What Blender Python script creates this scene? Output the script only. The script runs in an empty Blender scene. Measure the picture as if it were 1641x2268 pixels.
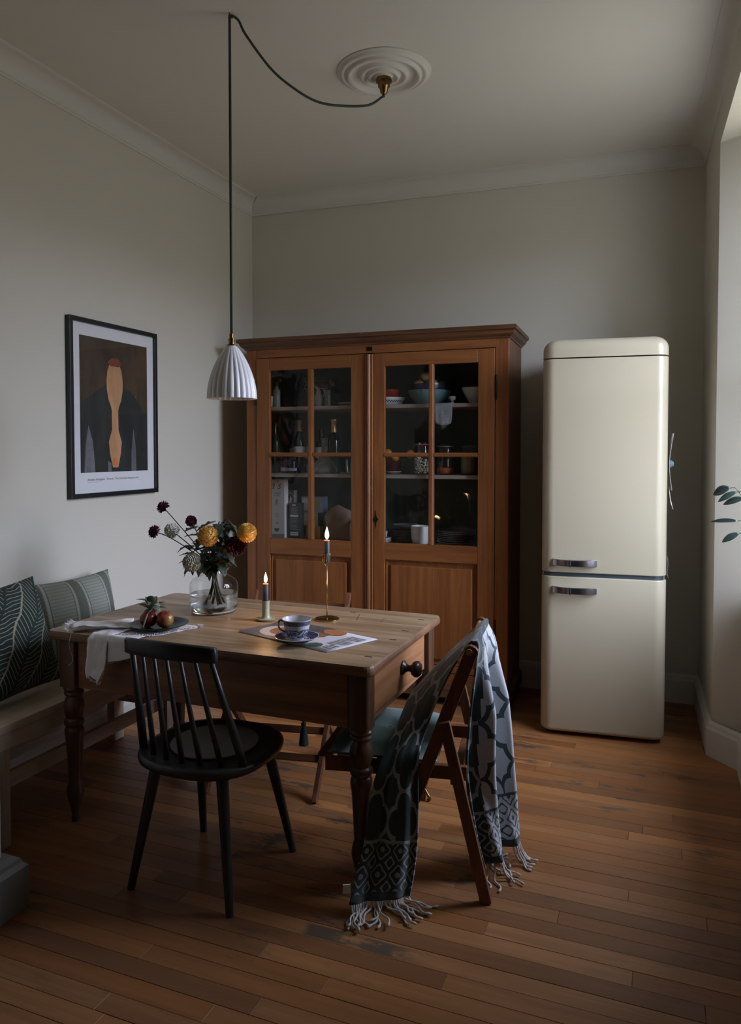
import bpy, math, random
from math import sin, cos, pi, radians, sqrt, atan2
from mathutils import Vector, Matrix, Euler, noise as mnoise

S = bpy.context.scene
COL = S.collection
random.seed(7)

# ------------------------------------------------------------------ camera, sky, exposure
cam_d = bpy.data.cameras.new('camera')
cam = bpy.data.objects.new('camera', cam_d)
COL.objects.link(cam)
cam.location = (0, 0, 1.45)
cam.rotation_euler = (radians(90 - 1.884), 0, radians(21.6))
cam_d.sensor_fit = 'VERTICAL'
cam_d.sensor_height = 36.0
cam_d.lens = 1645.0 * 36.0 / 2268.0
cam_d.shift_y = -(1134.0 - 1050.1) / 2268.0
cam_d.clip_start = 0.02
S.camera = cam

SKY_STRENGTH = 5.0
wd = bpy.data.worlds.new('overcast_sky')
S.world = wd
wd.use_nodes = True
nt = wd.node_tree
nt.nodes.clear()
w_out = nt.nodes.new('ShaderNodeOutputWorld')
w_bg = nt.nodes.new('ShaderNodeBackground')
w_tc = nt.nodes.new('ShaderNodeTexCoord')
w_sp = nt.nodes.new('ShaderNodeSeparateXYZ')
w_rp = nt.nodes.new('ShaderNodeValToRGB')
nt.links.new(w_tc.outputs['Generated'], w_sp.inputs[0])
w_mp = nt.nodes.new('ShaderNodeMapRange')
w_mp.inputs['From Min'].default_value = -1
w_mp.inputs['From Max'].default_value = 1
nt.links.new(w_sp.outputs['Z'], w_mp.inputs['Value'])
nt.links.new(w_mp.outputs['Result'], w_rp.inputs['Fac'])
els = w_rp.color_ramp.elements
els[0].position = 0.0
els[0].color = (0.110, 0.110, 0.100, 1)
els[1].position = 1.0
els[1].color = (0.69, 0.765, 1.0, 1)
e = els.new(0.50); e.color = (0.120, 0.122, 0.115, 1)
e = els.new(0.53); e.color = (0.15, 0.16, 0.17, 1)
e = els.new(0.565); e.color = (0.69, 0.765, 1.0, 1)
nt.links.new(w_rp.outputs['Color'], w_bg.inputs['Color'])
w_bg.inputs['Strength'].default_value = SKY_STRENGTH
nt.links.new(w_bg.outputs[0], w_out.inputs['Surface'])

# sky portal filling the window opening (guides sampling of the sky only)
po = bpy.data.lights.new('window_portal', 'AREA')
po.shape = 'RECTANGLE'
po.size = 2.0
po.size_y = 1.0
po.cycles.is_portal = True
poo = bpy.data.objects.new('window_portal', po)
COL.objects.link(poo)
poo.location = (0.50, 3.22, 1.81)
poo.rotation_euler = (0, radians(90), 0)

vs = S.view_settings
S.display_settings.display_device = 'sRGB'
vs.view_transform = 'Standard'
vs.look = 'None'
vs.gamma = 1.0
vs.use_curve_mapping = False
vs.exposure = 2.32
cy = S.cycles
cy.use_denoising = True
cy.max_bounces = 10
cy.diffuse_bounces = 6
cy.glossy_bounces = 4
cy.transmission_bounces = 8
cy.transparent_max_bounces = 16
cy.sample_clamp_indirect = 6.0
cy.use_adaptive_sampling = False

# ------------------------------------------------------------------ node helpers
class X:
    """small expression builder over Math nodes"""
    def __init__(s, t, v): s.t, s.v = t, v
    def _n(s, op, *a):
        n = s.t.nodes.new('ShaderNodeMath'); n.operation = op
        for i, b in enumerate((s,) + a):
            b = b.v if isinstance(b, X) else b
            if isinstance(b, (int, float)): n.inputs[i].default_value = b
            else: s.t.links.new(b, n.inputs[i])
        return X(s.t, n.outputs[0])
    def __add__(s, o): return s._n('ADD', o)
    def __sub__(s, o): return s._n('SUBTRACT', o)
    def __mul__(s, o): return s._n('MULTIPLY', o)
    def __truediv__(s, o): return s._n('DIVIDE', o)
    def abs(s): return s._n('ABSOLUTE')
    def sin(s): return s._n('SINE')
    def cos(s): return s._n('COSINE')
    def fract(s): return s._n('FRACT')
    def floor(s): return s._n('FLOOR')
    def lt(s, o): return s._n('LESS_THAN', o)
    def gt(s, o): return s._n('GREATER_THAN', o)
    def max(s, o): return s._n('MAXIMUM', o)
    def min(s, o): return s._n('MINIMUM', o)
    def mod(s, o): return s._n('FLOORED_MODULO', o)
    def smooth(s, a, b):
        n = s.t.nodes.new('ShaderNodeMapRange'); n.interpolation_type = 'SMOOTHSTEP'
        s.t.links.new(s.v, n.inputs['Value'])
        n.inputs['From Min'].default_value = a; n.inputs['From Max'].default_value = b
        return X(s.t, n.outputs['Result'])

class M:
    """material with a principled shader and helpers"""
    def __init__(s, name, col=(.5, .5, .5), rough=.6, metal=0, **kw):
        s.m = bpy.data.materials.new(name); s.m.use_nodes = True
        s.t = s.m.node_tree
        s.p = s.t.nodes['Principled BSDF']
        s.p.inputs['Base Color'].default_value = (*col, 1)
        s.p.inputs['Roughness'].default_value = rough
        s.p.inputs['Metallic'].default_value = metal
        for k, v in kw.items():
            s.p.inputs[k.replace('_', ' ')].default_value = v
    def n(s, k): return s.t.nodes.new(k)
    def l(s, a, b): s.t.links.new(a.v if isinstance(a, X) else a, b)
    def coord(s, kind='Object'): return s.n('ShaderNodeTexCoord').outputs[kind]
    def pos(s): return s.n('ShaderNodeNewGeometry').outputs['Position']
    def xyz(s, vec):
        q = s.n('ShaderNodeSeparateXYZ'); s.l(vec, q.inputs[0])
        return [X(s.t, o) for o in q.outputs]
    def map(s, vec, scale=(1, 1, 1), loc=(0, 0, 0), rot=(0, 0, 0)):
        q = s.n('ShaderNodeMapping'); s.l(vec, q.inputs[0])
        q.inputs['Scale'].default_value = scale; q.inputs['Location'].default_value = loc
        q.inputs['Rotation'].default_value = rot
        return q.outputs[0]
    def noise(s, vec, scale, detail=4, rough=.55, dist=0):
        q = s.n('ShaderNodeTexNoise'); s.l(vec, q.inputs['Vector'])
        q.inputs['Scale'].default_value = scale; q.inputs['Detail'].default_value = detail
        q.inputs['Roughness'].default_value = rough; q.inputs['Distortion'].default_value = dist
        return X(s.t, q.outputs['Fac'])
    def mix(s, f, a, b):
        q = s.n('ShaderNodeMix'); q.data_type = 'RGBA'
        for v, i in ((f, 0), (a, 6), (b, 7)):
            if isinstance(v, X): v = v.v
            if isinstance(v, (int, float)): q.inputs[i].default_value = v
            elif isinstance(v, tuple): q.inputs[i].default_value = (*v, 1)
            else: s.l(v, q.inputs[i])
        return q.outputs[2]
    def rand(s): return X(s.t, s.n('ShaderNodeObjectInfo').outputs['Random'])
    def base(s, c): s.l(c, s.p.inputs['Base Color']); return s
    def bump(s, h, dist=.001, strength=.6):
        q = s.n('ShaderNodeBump'); q.inputs['Distance'].default_value = dist
        q.inputs['Strength'].default_value = strength
        s.l(h, q.inputs['Height']); s.l(q.outputs[0], s.p.inputs['Normal']); return s

def plain(name, col, rough=.6, metal=0, var=.12, sc=18, bump=0, **kw):
    m = M(name, col, rough, metal, **kw)
    f = m.noise(m.coord(), sc)
    d = tuple(c * (1 - var) for c in col); u = tuple(min(1, c * (1 + var)) for c in col)
    m.base(m.mix(f, d, u))
    if bump: m.bump(m.noise(m.coord(), sc * 12, 3), bump)
    return m.m

def wood(name, dark, light, axis='x', sc=1.0, rough=.5, wear=None, wear_amt=.6, coord='Object', seed=0, wsc=(7, 7, 7)):
    m = M(name, light, rough)
    st = {'x': (1.2, 22, 22), 'y': (22, 1.2, 22), 'z': (22, 22, 1.2)}[axis]
    v = m.map(m.coord(coord), tuple(a * sc for a in st), loc=(seed * 3.1, seed * 1.7, seed))
    g = m.noise(v, 1.3, 6, .62, .6)
    fine = m.noise(v, 5.0, 3, .6)
    f = (g * .75 + fine * .25).smooth(.34, .68)
    c = m.mix(f, dark, light)
    big = m.noise(m.coord(coord), 2.6 * sc, 3)
    c = m.mix((big - .5) * .9 + .1, c, tuple(x * .55 for x in dark))
    if wear:
        wn = m.noise(m.map(m.coord(coord), wsc), 1.0, 8, .75)
        c = m.mix(wn.smooth(.60, .74) * wear_amt, c, wear)
    m.base(c)
    m.bump(f * -1.0, .0012, .35)
    return m.m

# ------------------------------------------------------------------ mesh builder
class MB:
    def __init__(s): s.v, s.f, s.mi, s.cur, s.uv = [], [], [], 0, {}
    def add(s, vs, fs, T=None):
        o = len(s.v)
        s.v += [tuple(T @ Vector(p)) if T else tuple(p) for p in vs]
        s.f += [tuple(i + o for i in q) for q in fs]
        s.mi += [s.cur] * len(fs)
        return s
    def bx(s, x0, x1, y0, y1, z0, z1, T=None):
        vs = [(x, y, z) for z in (z0, z1) for y in (y0, y1) for x in (x0, x1)]
        return s.add(vs, [(0, 2, 3, 1), (4, 5, 7, 6), (0, 1, 5, 4), (2, 6, 7, 3), (0, 4, 6, 2), (1, 3, 7, 5)], T)
    def rings(s, rs, caps=True, close=True, T=None):
        n = len(rs[0]); vs = [p for r in rs for p in r]; fs = []
        for i in range(len(rs) - 1):
            for j in range(n if close else n - 1):
                k = (j + 1) % n
                fs.append((i * n + j, i * n + k, (i + 1) * n + k, (i + 1) * n + j))
        if caps:
            fs.append(tuple(reversed(range(n))))
            fs.append(tuple((len(rs) - 1) * n + j for j in range(n)))
        return s.add(vs, fs, T)
    def lathe(s, prof, n=24, c=(0, 0, 0), T=None, caps=True):
        rs = [[(c[0] + r * cos(2 * pi * j / n), c[1] + r * sin(2 * pi * j / n), c[2] + z) for j in range(n)] for r, z in prof]
        return s.rings(rs, caps, True, T)
    def tube(s, pts, r, n=8, T=None, caps=True):
        pts = [Vector(p) for p in pts]; N = len(pts)
        rr = r if isinstance(r, (list, tuple)) else [r] * N
        rs = []; up = None
        for i, p in enumerate(pts):
            d = (pts[min(i + 1, N - 1)] - pts[max(i - 1, 0)]).normalized()
            if up is None:
                up = Vector((0, 0, 1)) if abs(d.z) < .9 else Vector((1, 0, 0))
            a = d.cross(up)
            if a.length < 1e-5: a = d.orthogonal()
            a.normalize(); b = a.cross(d).normalized(); up = b
            rs.append([tuple(p + (a * cos(2 * pi * j / n) + b * sin(2 * pi * j / n)) * rr[i]) for j in range(n)])
        return s.rings(rs, caps, True, T)
    def bar(s, a, b, w, t, up=(0, 0, 1)):
        """rectangular bar a->b ; w across 'up' direction, t sideways"""
        a, b = Vector(a), Vector(b); d = (b - a).normalized(); u = Vector(up)
        sx = d.cross(u).normalized(); u = sx.cross(d).normalized()
        rs = [[tuple(p + sx * i * t / 2 + u * j * w / 2) for i, j in ((-1, -1), (1, -1), (1, 1), (-1, 1))] for p in (a, b)]
        return s.rings(rs)
    def grid(s, P, T=None, uv=None):
        nr, nc = len(P), len(P[0])
        base = len(s.v)
        s.add([p for r in P for p in r], [(i * nc + j, i * nc + j + 1, (i + 1) * nc + j + 1, (i + 1) * nc + j) for i in range(nr - 1) for j in range(nc - 1)], T)
        if uv:
            for i in range(nr):
                for j in range(nc): s.uv[base + i * nc + j] = uv[i][j]
        return s
    def prism(s, poly, z0, z1, T=None):
        n = len(poly)
        return s.rings([[(x, y, z0) for x, y in poly], [(x, y, z1) for x, y in poly]], True, True, T)
    def blob(s, c, r, sx=(1, 1, 1), n=16, m=10, fn=None):
        rs = []
        for i in range(m + 1):
            th = pi * (i + .02) / (m + .04)
            row = []
            for j in range(n):
                ph = 2 * pi * j / n
                p = Vector((sin(th) * cos(ph) * sx[0], sin(th) * sin(ph) * sx[1], -cos(th) * sx[2])) * r
                if fn: p = fn(p, th, ph)
                row.append(tuple(Vector(c) + p))
            rs.append(row)
        return s.rings(rs)
    def build(s, name, mats, parent=None, smooth=False, bevel=0, seg=2, sub=0, solid=0, label=None, angle=None):
        me = bpy.data.meshes.new(name)
        me.from_pydata(s.v, [], s.f)
        if not isinstance(mats, (list, tuple)): mats = [mats]
        for m in mats: me.materials.append(m)
        if len(mats) > 1:
            for p, i in zip(me.polygons, s.mi): p.material_index = min(i, len(mats) - 1)
        if s.uv:
            ul = me.uv_layers.new(name='UVMap')
            for lp in me.loops:
                ul.data[lp.index].uv = s.uv.get(lp.vertex_index, (0, 0))
        if smooth:
            for p in me.polygons: p.use_smooth = True
        me.update()
        o = bpy.data.objects.new(name, me); COL.objects.link(o)
        if parent: o.parent = parent
        if bevel:
            md = o.modifiers.new('bevel', 'BEVEL'); md.width = bevel; md.segments = seg
            md.limit_method = 'ANGLE'; md.angle_limit = radians(40)
        if sub:
            md = o.modifiers.new('sub', 'SUBSURF'); md.levels = sub; md.render_levels = sub
        if solid:
            md = o.modifiers.new('solid', 'SOLIDIFY'); md.thickness = solid; md.offset = 0
            if len(mats) > 1: md.material_offset = 1; md.material_offset_rim = 0
        if smooth and angle:
            md = o.modifiers.new('split', 'EDGE_SPLIT'); md.split_angle = radians(angle)
        if label: o['label'] = label
        return o

def tag(o, label, cat, group=None, kind=None):
    o['label'] = label; o['category'] = cat
    if group: o['group'] = group
    if kind: o['kind'] = kind
    return o
def thing(name, label, cat, loc=(0, 0, 0), rz=0, group=None, rot=None):
    o = bpy.data.objects.new(name, None); COL.objects.link(o)
    o.empty_display_size = .05
    o.location = loc; o.rotation_euler = rot if rot else (0, 0, rz)
    return tag(o, label, cat, group)
def struct(o): o['kind'] = 'structure'; return o
def dup(o, loc, rz, label, parent=None):
    c = o.copy(); COL.objects.link(c); c.parent = parent
    if parent is None:
        c.location = loc; c.rotation_euler = (0, 0, rz); c['label'] = label
    for ch in o.children: dup(ch, None, None, None, c)
    return c
def text_mesh(body, size, align='LEFT', shear=0):
    cu = bpy.data.curves.new('lettering', 'FONT'); cu.body = body; cu.size = size
    cu.align_x = align; cu.resolution_u = 3; cu.shear = shear
    ob = bpy.data.objects.new('lettering', cu); COL.objects.link(ob)
    dg = bpy.context.evaluated_depsgraph_get()
    me = bpy.data.meshes.new_from_object(ob.evaluated_get(dg))
    v = [tuple(x.co) for x in me.vertices]; f = [tuple(p.vertices) for p in me.polygons]
    bpy.data.objects.remove(ob); bpy.data.curves.remove(cu)
    return v, f
def lerp(a, b, t): return a + (b - a) * t
def poly_at(pts, t):
    """point at fraction t of polyline length"""
    pts = [Vector(p) for p in pts]
    L = [0]
    for a, b in zip(pts, pts[1:]): L.append(L[-1] + (b - a).length)
    d = t * L[-1]
    for i in range(len(pts) - 1):
        if d <= L[i + 1] or i == len(pts) - 2:
            k = (d - L[i]) / max(1e-9, L[i + 1] - L[i])
            return pts[i].lerp(pts[i + 1], min(1, max(0, k)))
def spline(pts, n):
    """Catmull-Rom through pts, n samples"""
    P = [Vector(p) for p in pts]; P = [P[0] * 2 - P[1]] + P + [P[-1] * 2 - P[-2]]
    out = []; m = len(P) - 3
    for i in range(n):
        t = i / (n - 1) * m; k = min(int(t), m - 1); t -= k
        a, b, c, d = P[k:k + 4]
        out.append(.5 * ((2 * b) + (c - a) * t + (2 * a - 5 * b + 4 * c - d) * t * t + (3 * b - a - 3 * c + d) * t ** 3))
    return out

# ------------------------------------------------------------------ shared materials
WALLC = (.59, .56, .478)
def wall_mat():
    m = M('wall_paint', WALLC, .85)
    c = m.mix(m.noise(m.pos(), 1.3, 3), tuple(x * .97 for x in WALLC), tuple(x * 1.03 for x in WALLC))
    m.base(c); m.bump(m.noise(m.pos(), 90, 3), .0006, .5); return m.m
MW = wall_mat()
MCEIL = plain('ceiling_paint', (.67, .645, .57), .9, var=.03, sc=2)
MTRIM = plain('trim_paint', (.62, .60, .54), .55, var=.03, sc=4)
MREV = plain('window_joinery_paint', (.66, .65, .61), .5, var=.03, sc=4)

def floor_mat():
    m = M('floorboard_wood', (.3, .13, .05), .42)
    p = m.pos(); r = m.rand()
    q = m.n('ShaderNodeCombineXYZ'); x, y, z = m.xyz(p)
    m.l(x * 1.6 + r * 40, q.inputs[0]); m.l(y * 26 + r * 17, q.inputs[1]); m.l(r * 9, q.inputs[2])
    g = m.noise(q.outputs[0], 1.4, 6, .6, .5)
    rp = m.n('ShaderNodeValToRGB'); m.l(r, rp.inputs[0])
    E = rp.color_ramp.elements
    E[0].position = 0; E[0].color = (.25, .105, .036, 1); E[1].position = 1; E[1].color = (.35, .155, .056, 1)
    for ps, c in ((.12, (.34, .140, .046, 1)), (.24, (.215, .095, .038, 1)), (.36, (.41, .195, .078, 1)), (.48, (.28, .108, .034, 1)), (.58, (.19, .088, .038, 1)), (.68, (.36, .160, .056, 1)), (.78, (.27, .125, .052, 1)), (.88, (.42, .180, .060, 1))):
        k = E.new(ps); k.color = c
    dk = m.mix(g.smooth(.3, .7), (.13, .052, .019), rp.outputs[0])
    c = m.mix(.62, dk, rp.outputs[0])
    # old paint / worn grey patches
    wn = m.noise(m.map(p, (4, 15, 5)), 1.0, 9, .74)
    wl = m.noise(p, 1.1, 2)
    st = wn.smooth(.53, .61) * wl.smooth(.46, .60)
    # one long worn stain on a plank in the foreground
    big = x.smooth(-1.01, -.98) * (x.smooth(-.74, -.58) * -1.0 + 1.0) * y.smooth(1.949, 1.953) * (y.smooth(2.000, 2.013) * -1.0 + 1.0)
    st = st.max(big * m.noise(m.map(p, (9, 22, 5)), 1.0, 6, .7).smooth(.34, .50))
    c = m.mix(st * .85, c, (.055, .052, .042))
    m.base(c)
    m.l(g * .22 + .34, m.p.inputs['Roughness']); m.p.inputs['Specular IOR Level'].default_value = .32
    m.bump(g, .0008, .35); return m.m
MFLOOR = floor_mat()
MGAP = plain('floor_gap', (.03, .02, .015), .9)

# ------------------------------------------------------------------ room shell
ZC = 3.13                                    # ceiling
LW = -2.625                                  # left wall
BL = Vector((-2.625, 4.437)); BR = Vector((.194, 4.587))   # back wall ends
RD = Vector((.038, -1)).normalized()         # right wall direction towards the camera
RE = BR + RD * .75                           # window reveal edge
def slab(name, poly, z0, z1, m):
    return struct(MB().prism(poly, z0, z1).build(name, m))
def wall_seg(a, b, t, z0, z1):
    """wall panel from a to b, thickness t to the right-hand side of a->b"""
    a, b = Vector(a), Vector(b); d = (b - a).normalized(); n = Vector((d.y, -d.x))
    q = [a, b, b + n * t, a + n * t]
    return [(p.x, p.y) for p in q], z0, z1
def wall(name, segs, m=MW):
    mb = MB()
    for s in segs: mb.prism(*wall_seg(*s))
    return struct(mb.build(name, m))

fl = MB().bx(-2.8, 1.0, -5.1, 4.9, -.12, -.022).build('floor', MGAP); struct(fl)
row_w = .0665
rows = int((4.64 - .95) / row_w) + 1
for i in range(rows):
    y0 = .95 + i * row_w
    x = -2.62 - random.random() * 1.3
    while x < .40:
        L = random.choice((.8, 1.1, 1.4, 1.7, 2.1, 2.4))
        a, b = max(x, -2.62), min(x + L, .42)
        if b - a > .04:
            h = random.uniform(-.0004, .0004); c = .0007; g = .0005
            mb = MB()
            A = [(a + g, y0 + g), (b - g, y0 + g), (b - g, y0 + row_w - g), (a + g, y0 + row_w - g)]
            B = [(a + g + c, y0 + g + c), (b - g - c, y0 + g + c), (b - g - c, y0 + row_w - g - c), (a + g + c, y0 + row_w - g - c)]
            mb.rings([[(px, py, -.022) for px, py in A], [(px, py, h - c) for px, py in A], [(px, py, h) for px, py in B]])
            mb.build('board', MFLOOR, fl)
        x += L
slab('ceiling', [(-2.85, -5.1), (1.0, -5.1), (1.0, 4.9), (-2.85, 4.9)], ZC, ZC + .12, MCEIL)

wall('wall_left', [((LW, -5.0), (LW, 4.6), -.15, -.02, ZC)])
wall('wall_back', [((BL.x - .15, BL.y), (BR.x + .2, BR.y + .01), -.15, -.02, ZC)])
# right wall : far pier, reveal, panel below the window, lintel, near part
IN = .36                                     # plane of the window recess
y_f, y_n = RE.y - .13, 2.78                  # recess far / near at the glass side
NE = Vector((RE.x + .038 * (RE.y - 2.60), 2.60))
wr = MB()
wr.prism([(BR.x, BR.y + .02), (RE.x, RE.y), (.42, y_f), (.75, y_f), (.75, BR.y + .02)], -.02, ZC)
wr.prism([(NE.x, NE.y), (NE.x + .038 * 7.6, -5.0), (.9, -5.0), (.9, y_n), (.42, y_n)], -.02, ZC)
wr.prism([(RE.x, RE.y), (NE.x, NE.y), (.75, y_n), (.75, y_f)], 2.87, ZC)
struct(wr.build('wall_right', MW))
pn = struct(MB().bx(.345, .75, y_n - .01, y_f + .01, -.02, .74).build('wall_window', MREV))
wall('wall_front', [((.9, -4.95), (LW - .1, -4.95), -.12, -.02, ZC)])
# stub of wall at the left, nearest the camera
struct(MB().bx(LW - .02, -1.918, 1.35, 1.70, -.02, ZC).build('wall_stub', MW))

# skirting boards
def skirting(name, pts, h, t, m=MTRIM):
    """profile swept along pts, board on the left-hand side of travel"""
    P = [Vector(p) for p in pts]; prof = [(0, 0), (t, 0), (t, h * .78), (t * .75, h * .86), (t * .7, h * .93), (t * .35, h), (0, h)]
    rs = []
    for i, p in enumerate(P):
        d0 = (p - P[i - 1]).normalized() if i else (P[1] - p).normalized()
        d1 = (P[i + 1] - p).normalized() if i < len(P) - 1 else d0
        n0 = Vector((-d0.y, d0.x)); n1 = Vector((-d1.y, d1.x)); n = (n0 + n1).normalized(); k = 1 / max(.3, n.dot(n0))
        rs.append([(p.x + n.x * a * k, p.y + n.y * a * k, z) for a, z in prof])
    return struct(MB().rings(rs).build(name, m))
skirting('baseboard_left', [(LW, 4.43), (LW, 1.70)], .145, .022)
skirting('baseboard_back', [(BR.x, BR.y), (BL.x, BL.y)], .165, .022)
skirting('baseboard_right', [(.345, y_n), (.345, y_f - .01), (RE.x, RE.y), (BR.x, BR.y)], .165, .024)
skirting('baseboard_near', [(NE.x + .12, .2), (NE.x, NE.y), (.345, y_n)], .165, .024)
skirting('baseboard_stub', [(LW, 1.70), (-1.918, 1.70), (-1.918, 1.35)], .172, .056, plain('dark_grey_skirting', (.20, .21, .20), .4, var=.04))  # stub skirting coloured a darker grey than the other skirting boards

# coving where walls meet ceiling
def coving(name, a, b, e0=0, e1=0):
    a, b = Vector(a), Vector(b); d = (b - a).normalized(); n = Vector((-d.y, d.x))
    H, Wd = ZC - 3.03, .085
    prof = [(0, 0), (.006, 0), (.006, .012)]
    for i in range(9):
        t = i / 8 * pi / 2
        prof.append((.010 + (Wd - .018) * (1 - cos(t)), .014 + (H - .024) * sin(t)))
    prof += [(Wd - .004, H - .008), (Wd, H - .006), (Wd, H), (0, H)]
    rs = [[(p.x + n.x * u + d.x * k * u, p.y + n.y * u + d.y * k * u, 3.03 + z) for u, z in prof] for p, k in ((a, e0), (b, e1))]
    o = MB().rings(rs).build(name, MTRIM, smooth=True, angle=35); return struct(o)
coving('trim_1', (BL.x, BL.y), (LW, 1.70), 1, 0)
coving('trim_2', (BR.x, BR.y), (BL.x, BL.y), 1, -1)
coving('trim_3', (NE.x + .1, 1.0), (BR.x, BR.y), 0, -1)

# ------------------------------------------------------------------ window
def thin_glass(name, tint=(1, 1, 1), f0=.04):
    """single thin sheet : Schlick reflection over a clear pane, the same from both sides"""
    m = bpy.data.materials.new(name); m.use_nodes = True; t = m.node_tree; t.nodes.clear()
    o = t.nodes.new('ShaderNodeOutputMaterial'); mx = t.nodes.new('ShaderNodeMixShader')
    tr = t.nodes.new('ShaderNodeBsdfTransparent'); gl = t.nodes.new('ShaderNodeBsdfGlossy'); lw = t.nodes.new('ShaderNodeLayerWeight')
    tr.inputs[0].default_value = (*tint, 1); gl.inputs['Roughness'].default_value = .02
    lw.inputs['Blend'].default_value = .5
    r = X(t, lw.outputs['Facing'])._n('POWER', 5.0) * (1 - f0) + f0
    t.links.new(r.v, mx.inputs[0]); t.links.new(tr.outputs[0], mx.inputs[1]); t.links.new(gl.outputs[0], mx.inputs[2])
    t.links.new(mx.outputs[0], o.inputs[0]); return m
MGLASS = thin_glass('pane_glass', (.98, .99, .98))
MOLDG = thin_glass('old_wavy_glass', (.97, .98, .97), .035)
t_ = MOLDG.node_tree; bp = t_.nodes.new('ShaderNodeBump'); nz = t_.nodes.new('ShaderNodeTexNoise'); tc = t_.nodes.new('ShaderNodeTexCoord')
nz.inputs['Scale'].default_value = 9; nz.inputs['Detail'].default_value = 1; bp.inputs['Distance'].default_value = .004; bp.inputs['Strength'].default_value = 1
t_.links.new(tc.outputs['Object'], nz.inputs['Vector']); t_.links.new(nz.outputs['Fac'], bp.inputs['Height'])
for n_ in t_.nodes:
    if n_.type == 'BSDF_GLOSSY': t_.links.new(bp.outputs[0], n_.inputs['Normal']); n_.inputs['Roughness'].default_value = .04
MVASE = thin_glass('vase_glass', (.95, .965, .96), .05)
win = struct(MB().bx(.345, .50, y_n, y_f, .74, .775).build('window_1', MREV))
f = MB()
for a, b in ((y_n, y_n + .05), (y_f - .05, y_f)): f.bx(.44, .52, a, b, .775, 2.87)
f.bx(.44, .52, y_n + .05, y_f - .05, 2.82, 2.87).bx(.44, .52, y_n + .05, y_f - .05, .775, .83)
f.build('window_frame', MREV, win, bevel=.004)
MB().bx(.455, .495, y_n + .05, y_f - .05, 1.80, 1.845).build('meeting_rail', MREV, win, bevel=.003)
for z0, z1 in ((.83, 1.80), (1.845, 2.82)):
    MB().grid([[(.475, y_n + .05, z0), (.475, y_f - .05, z0)], [(.475, y_n + .05, z1), (.475, y_f - .05, z1)]]).build('window_pane', MGLASS, win)

# ------------------------------------------------------------------ ceiling rose and pendant lamp
MROSE = plain('plaster', (.63, .61, .55), .85, var=.03, sc=5)
rose = thing('ceiling_rose', 'round white plaster ceiling rose with concentric mouldings', 'ceiling rose', (-1.183, 3.15, ZC))
prof = [(.0, -.036), (.026, -.036), (.034, -.030), (.040, -.018), (.048, -.016), (.055, -.026), (.063, -.030), (.070, -.026), (.075, -.014), (.082, -.012), (.089, -.022), (.098, -.026), (.106, -.022), (.111, -.010), (.118, -.008), (.138, -.009),
        (.144, -.018), (.152, -.026), (.160, -.027), (.166, -.022), (.169, -.014), (.175, -.013), (.181, -.018), (.189, -.018), (.195, -.012), (.200, -.006), (.207, -.005), (.211, 0)]
MB().lathe(prof, 64).build('rose_disc', MROSE, rose, smooth=True)

MCORD = plain('braided_cord', (.035, .045, .04), .8, var=.4, sc=260)
MBRASS = M('aged_brass', (.42, .28, .11), .32, 1.0); MBRASS.base(MBRASS.mix(MBRASS.noise(MBRASS.coord(), 40), (.17, .105, .04), (.32, .21, .085))); MBRASS = MBRASS.m
MSHADE = plain('fluted_porcelain', (.80, .79, .81), .3, var=.04, sc=8)
HK = Vector((-1.577, 2.51, ZC)); RC = Vector((-1.183, 3.15, ZC - .034))
lamp = thing('pendant_lamp', 'white fluted pendant lamp on a dark braided cord swagged from the rose', 'lamp', tuple(HK))
def loc(p): return tuple(Vector(p) - HK)
# brass grip under the rose
MB().lathe([(.0, .01), (.034, .01), (.036, -.008), (.026, -.012), (.027, -.030), (.020, -.036), (.016, -.056), (.008, -.064), (.0, -.064)], 20, loc(RC)).build('rose_cup', MBRASS, lamp, smooth=True, angle=40, label='brass cord grip under the ceiling rose')
a = RC + Vector((0, 0, -.062))
swag = [a, a + Vector((-.0015, -.0025, -.012)), HK + Vector((.391, .634, -.108)), HK + Vector((.348, .565, -.169)), HK + Vector((.266, .432, -.213)), HK + Vector((.206, .335, -.226)), HK + Vector((.149, .242, -.203)),
        HK + Vector((.094, .153, -.157)), HK + Vector((.037, .060, -.062)), HK + Vector((.021, .034, -.018)), HK + Vector((.008, .013, -.008)), HK + Vector((0, 0, -.012))]
MB().tube([loc(p) for p in spline(swag, 60)], .0052, 8).build('swag_cord', MCORD, lamp, smooth=True)
MB().tube([(0, 0, -.010), (0, 0, -.6), (0, 0, 1.895 - ZC)], .0052, 8).build('drop_cord', MCORD, lamp, smooth=True)
hk = [(0, 0, 0), (0, 0, -.012), (.008, .006, -.020), (.010, .008, -.012)]
MB().tube(hk, .003, 6).build('ceiling_hook', MBRASS, lamp, smooth=True)
zb, zt = 1.649, 1.855
MB().lathe([(0, 0), (.020, 0), (.021, .006), (.012, .010), (.0115, .022), (.013, .024), (.013, .030), (.0085, .033), (.0085, .050), (.004, .052), (0, .052)], 20, (0, 0, zt - .003 - ZC)).build('lamp_holder', MBRASS, lamp, smooth=True, angle=40)
NS = 240; sp = []
for k in range(15):
    t = k / 14; sp.append((.019 + (.097 - .019) * (sin(t * pi / 2) ** .86), lerp(zt, zb, t ** 1.06)))
def flut(r, z, a, inn=0):
    t = (zt - z) / (zt - zb)
    return r * (1 - .052 * min(1, t * 3) * (1 - abs(cos(a * 12))) ** 1.0) - inn
rs = [[(flut(r, z, 2 * pi * j / NS) * cos(2 * pi * j / NS), flut(r, z, 2 * pi * j / NS) * sin(2 * pi * j / NS), z - ZC) for j in range(NS)] for r, z in sp]
rs += [[((flut(r, z, 2 * pi * j / NS) - .0035) * cos(2 * pi * j / NS), (flut(r, z, 2 * pi * j / NS) - .0035) * sin(2 * pi * j / NS), z - ZC + .001) for j in range(NS)] for r, z in reversed(sp)]
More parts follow.
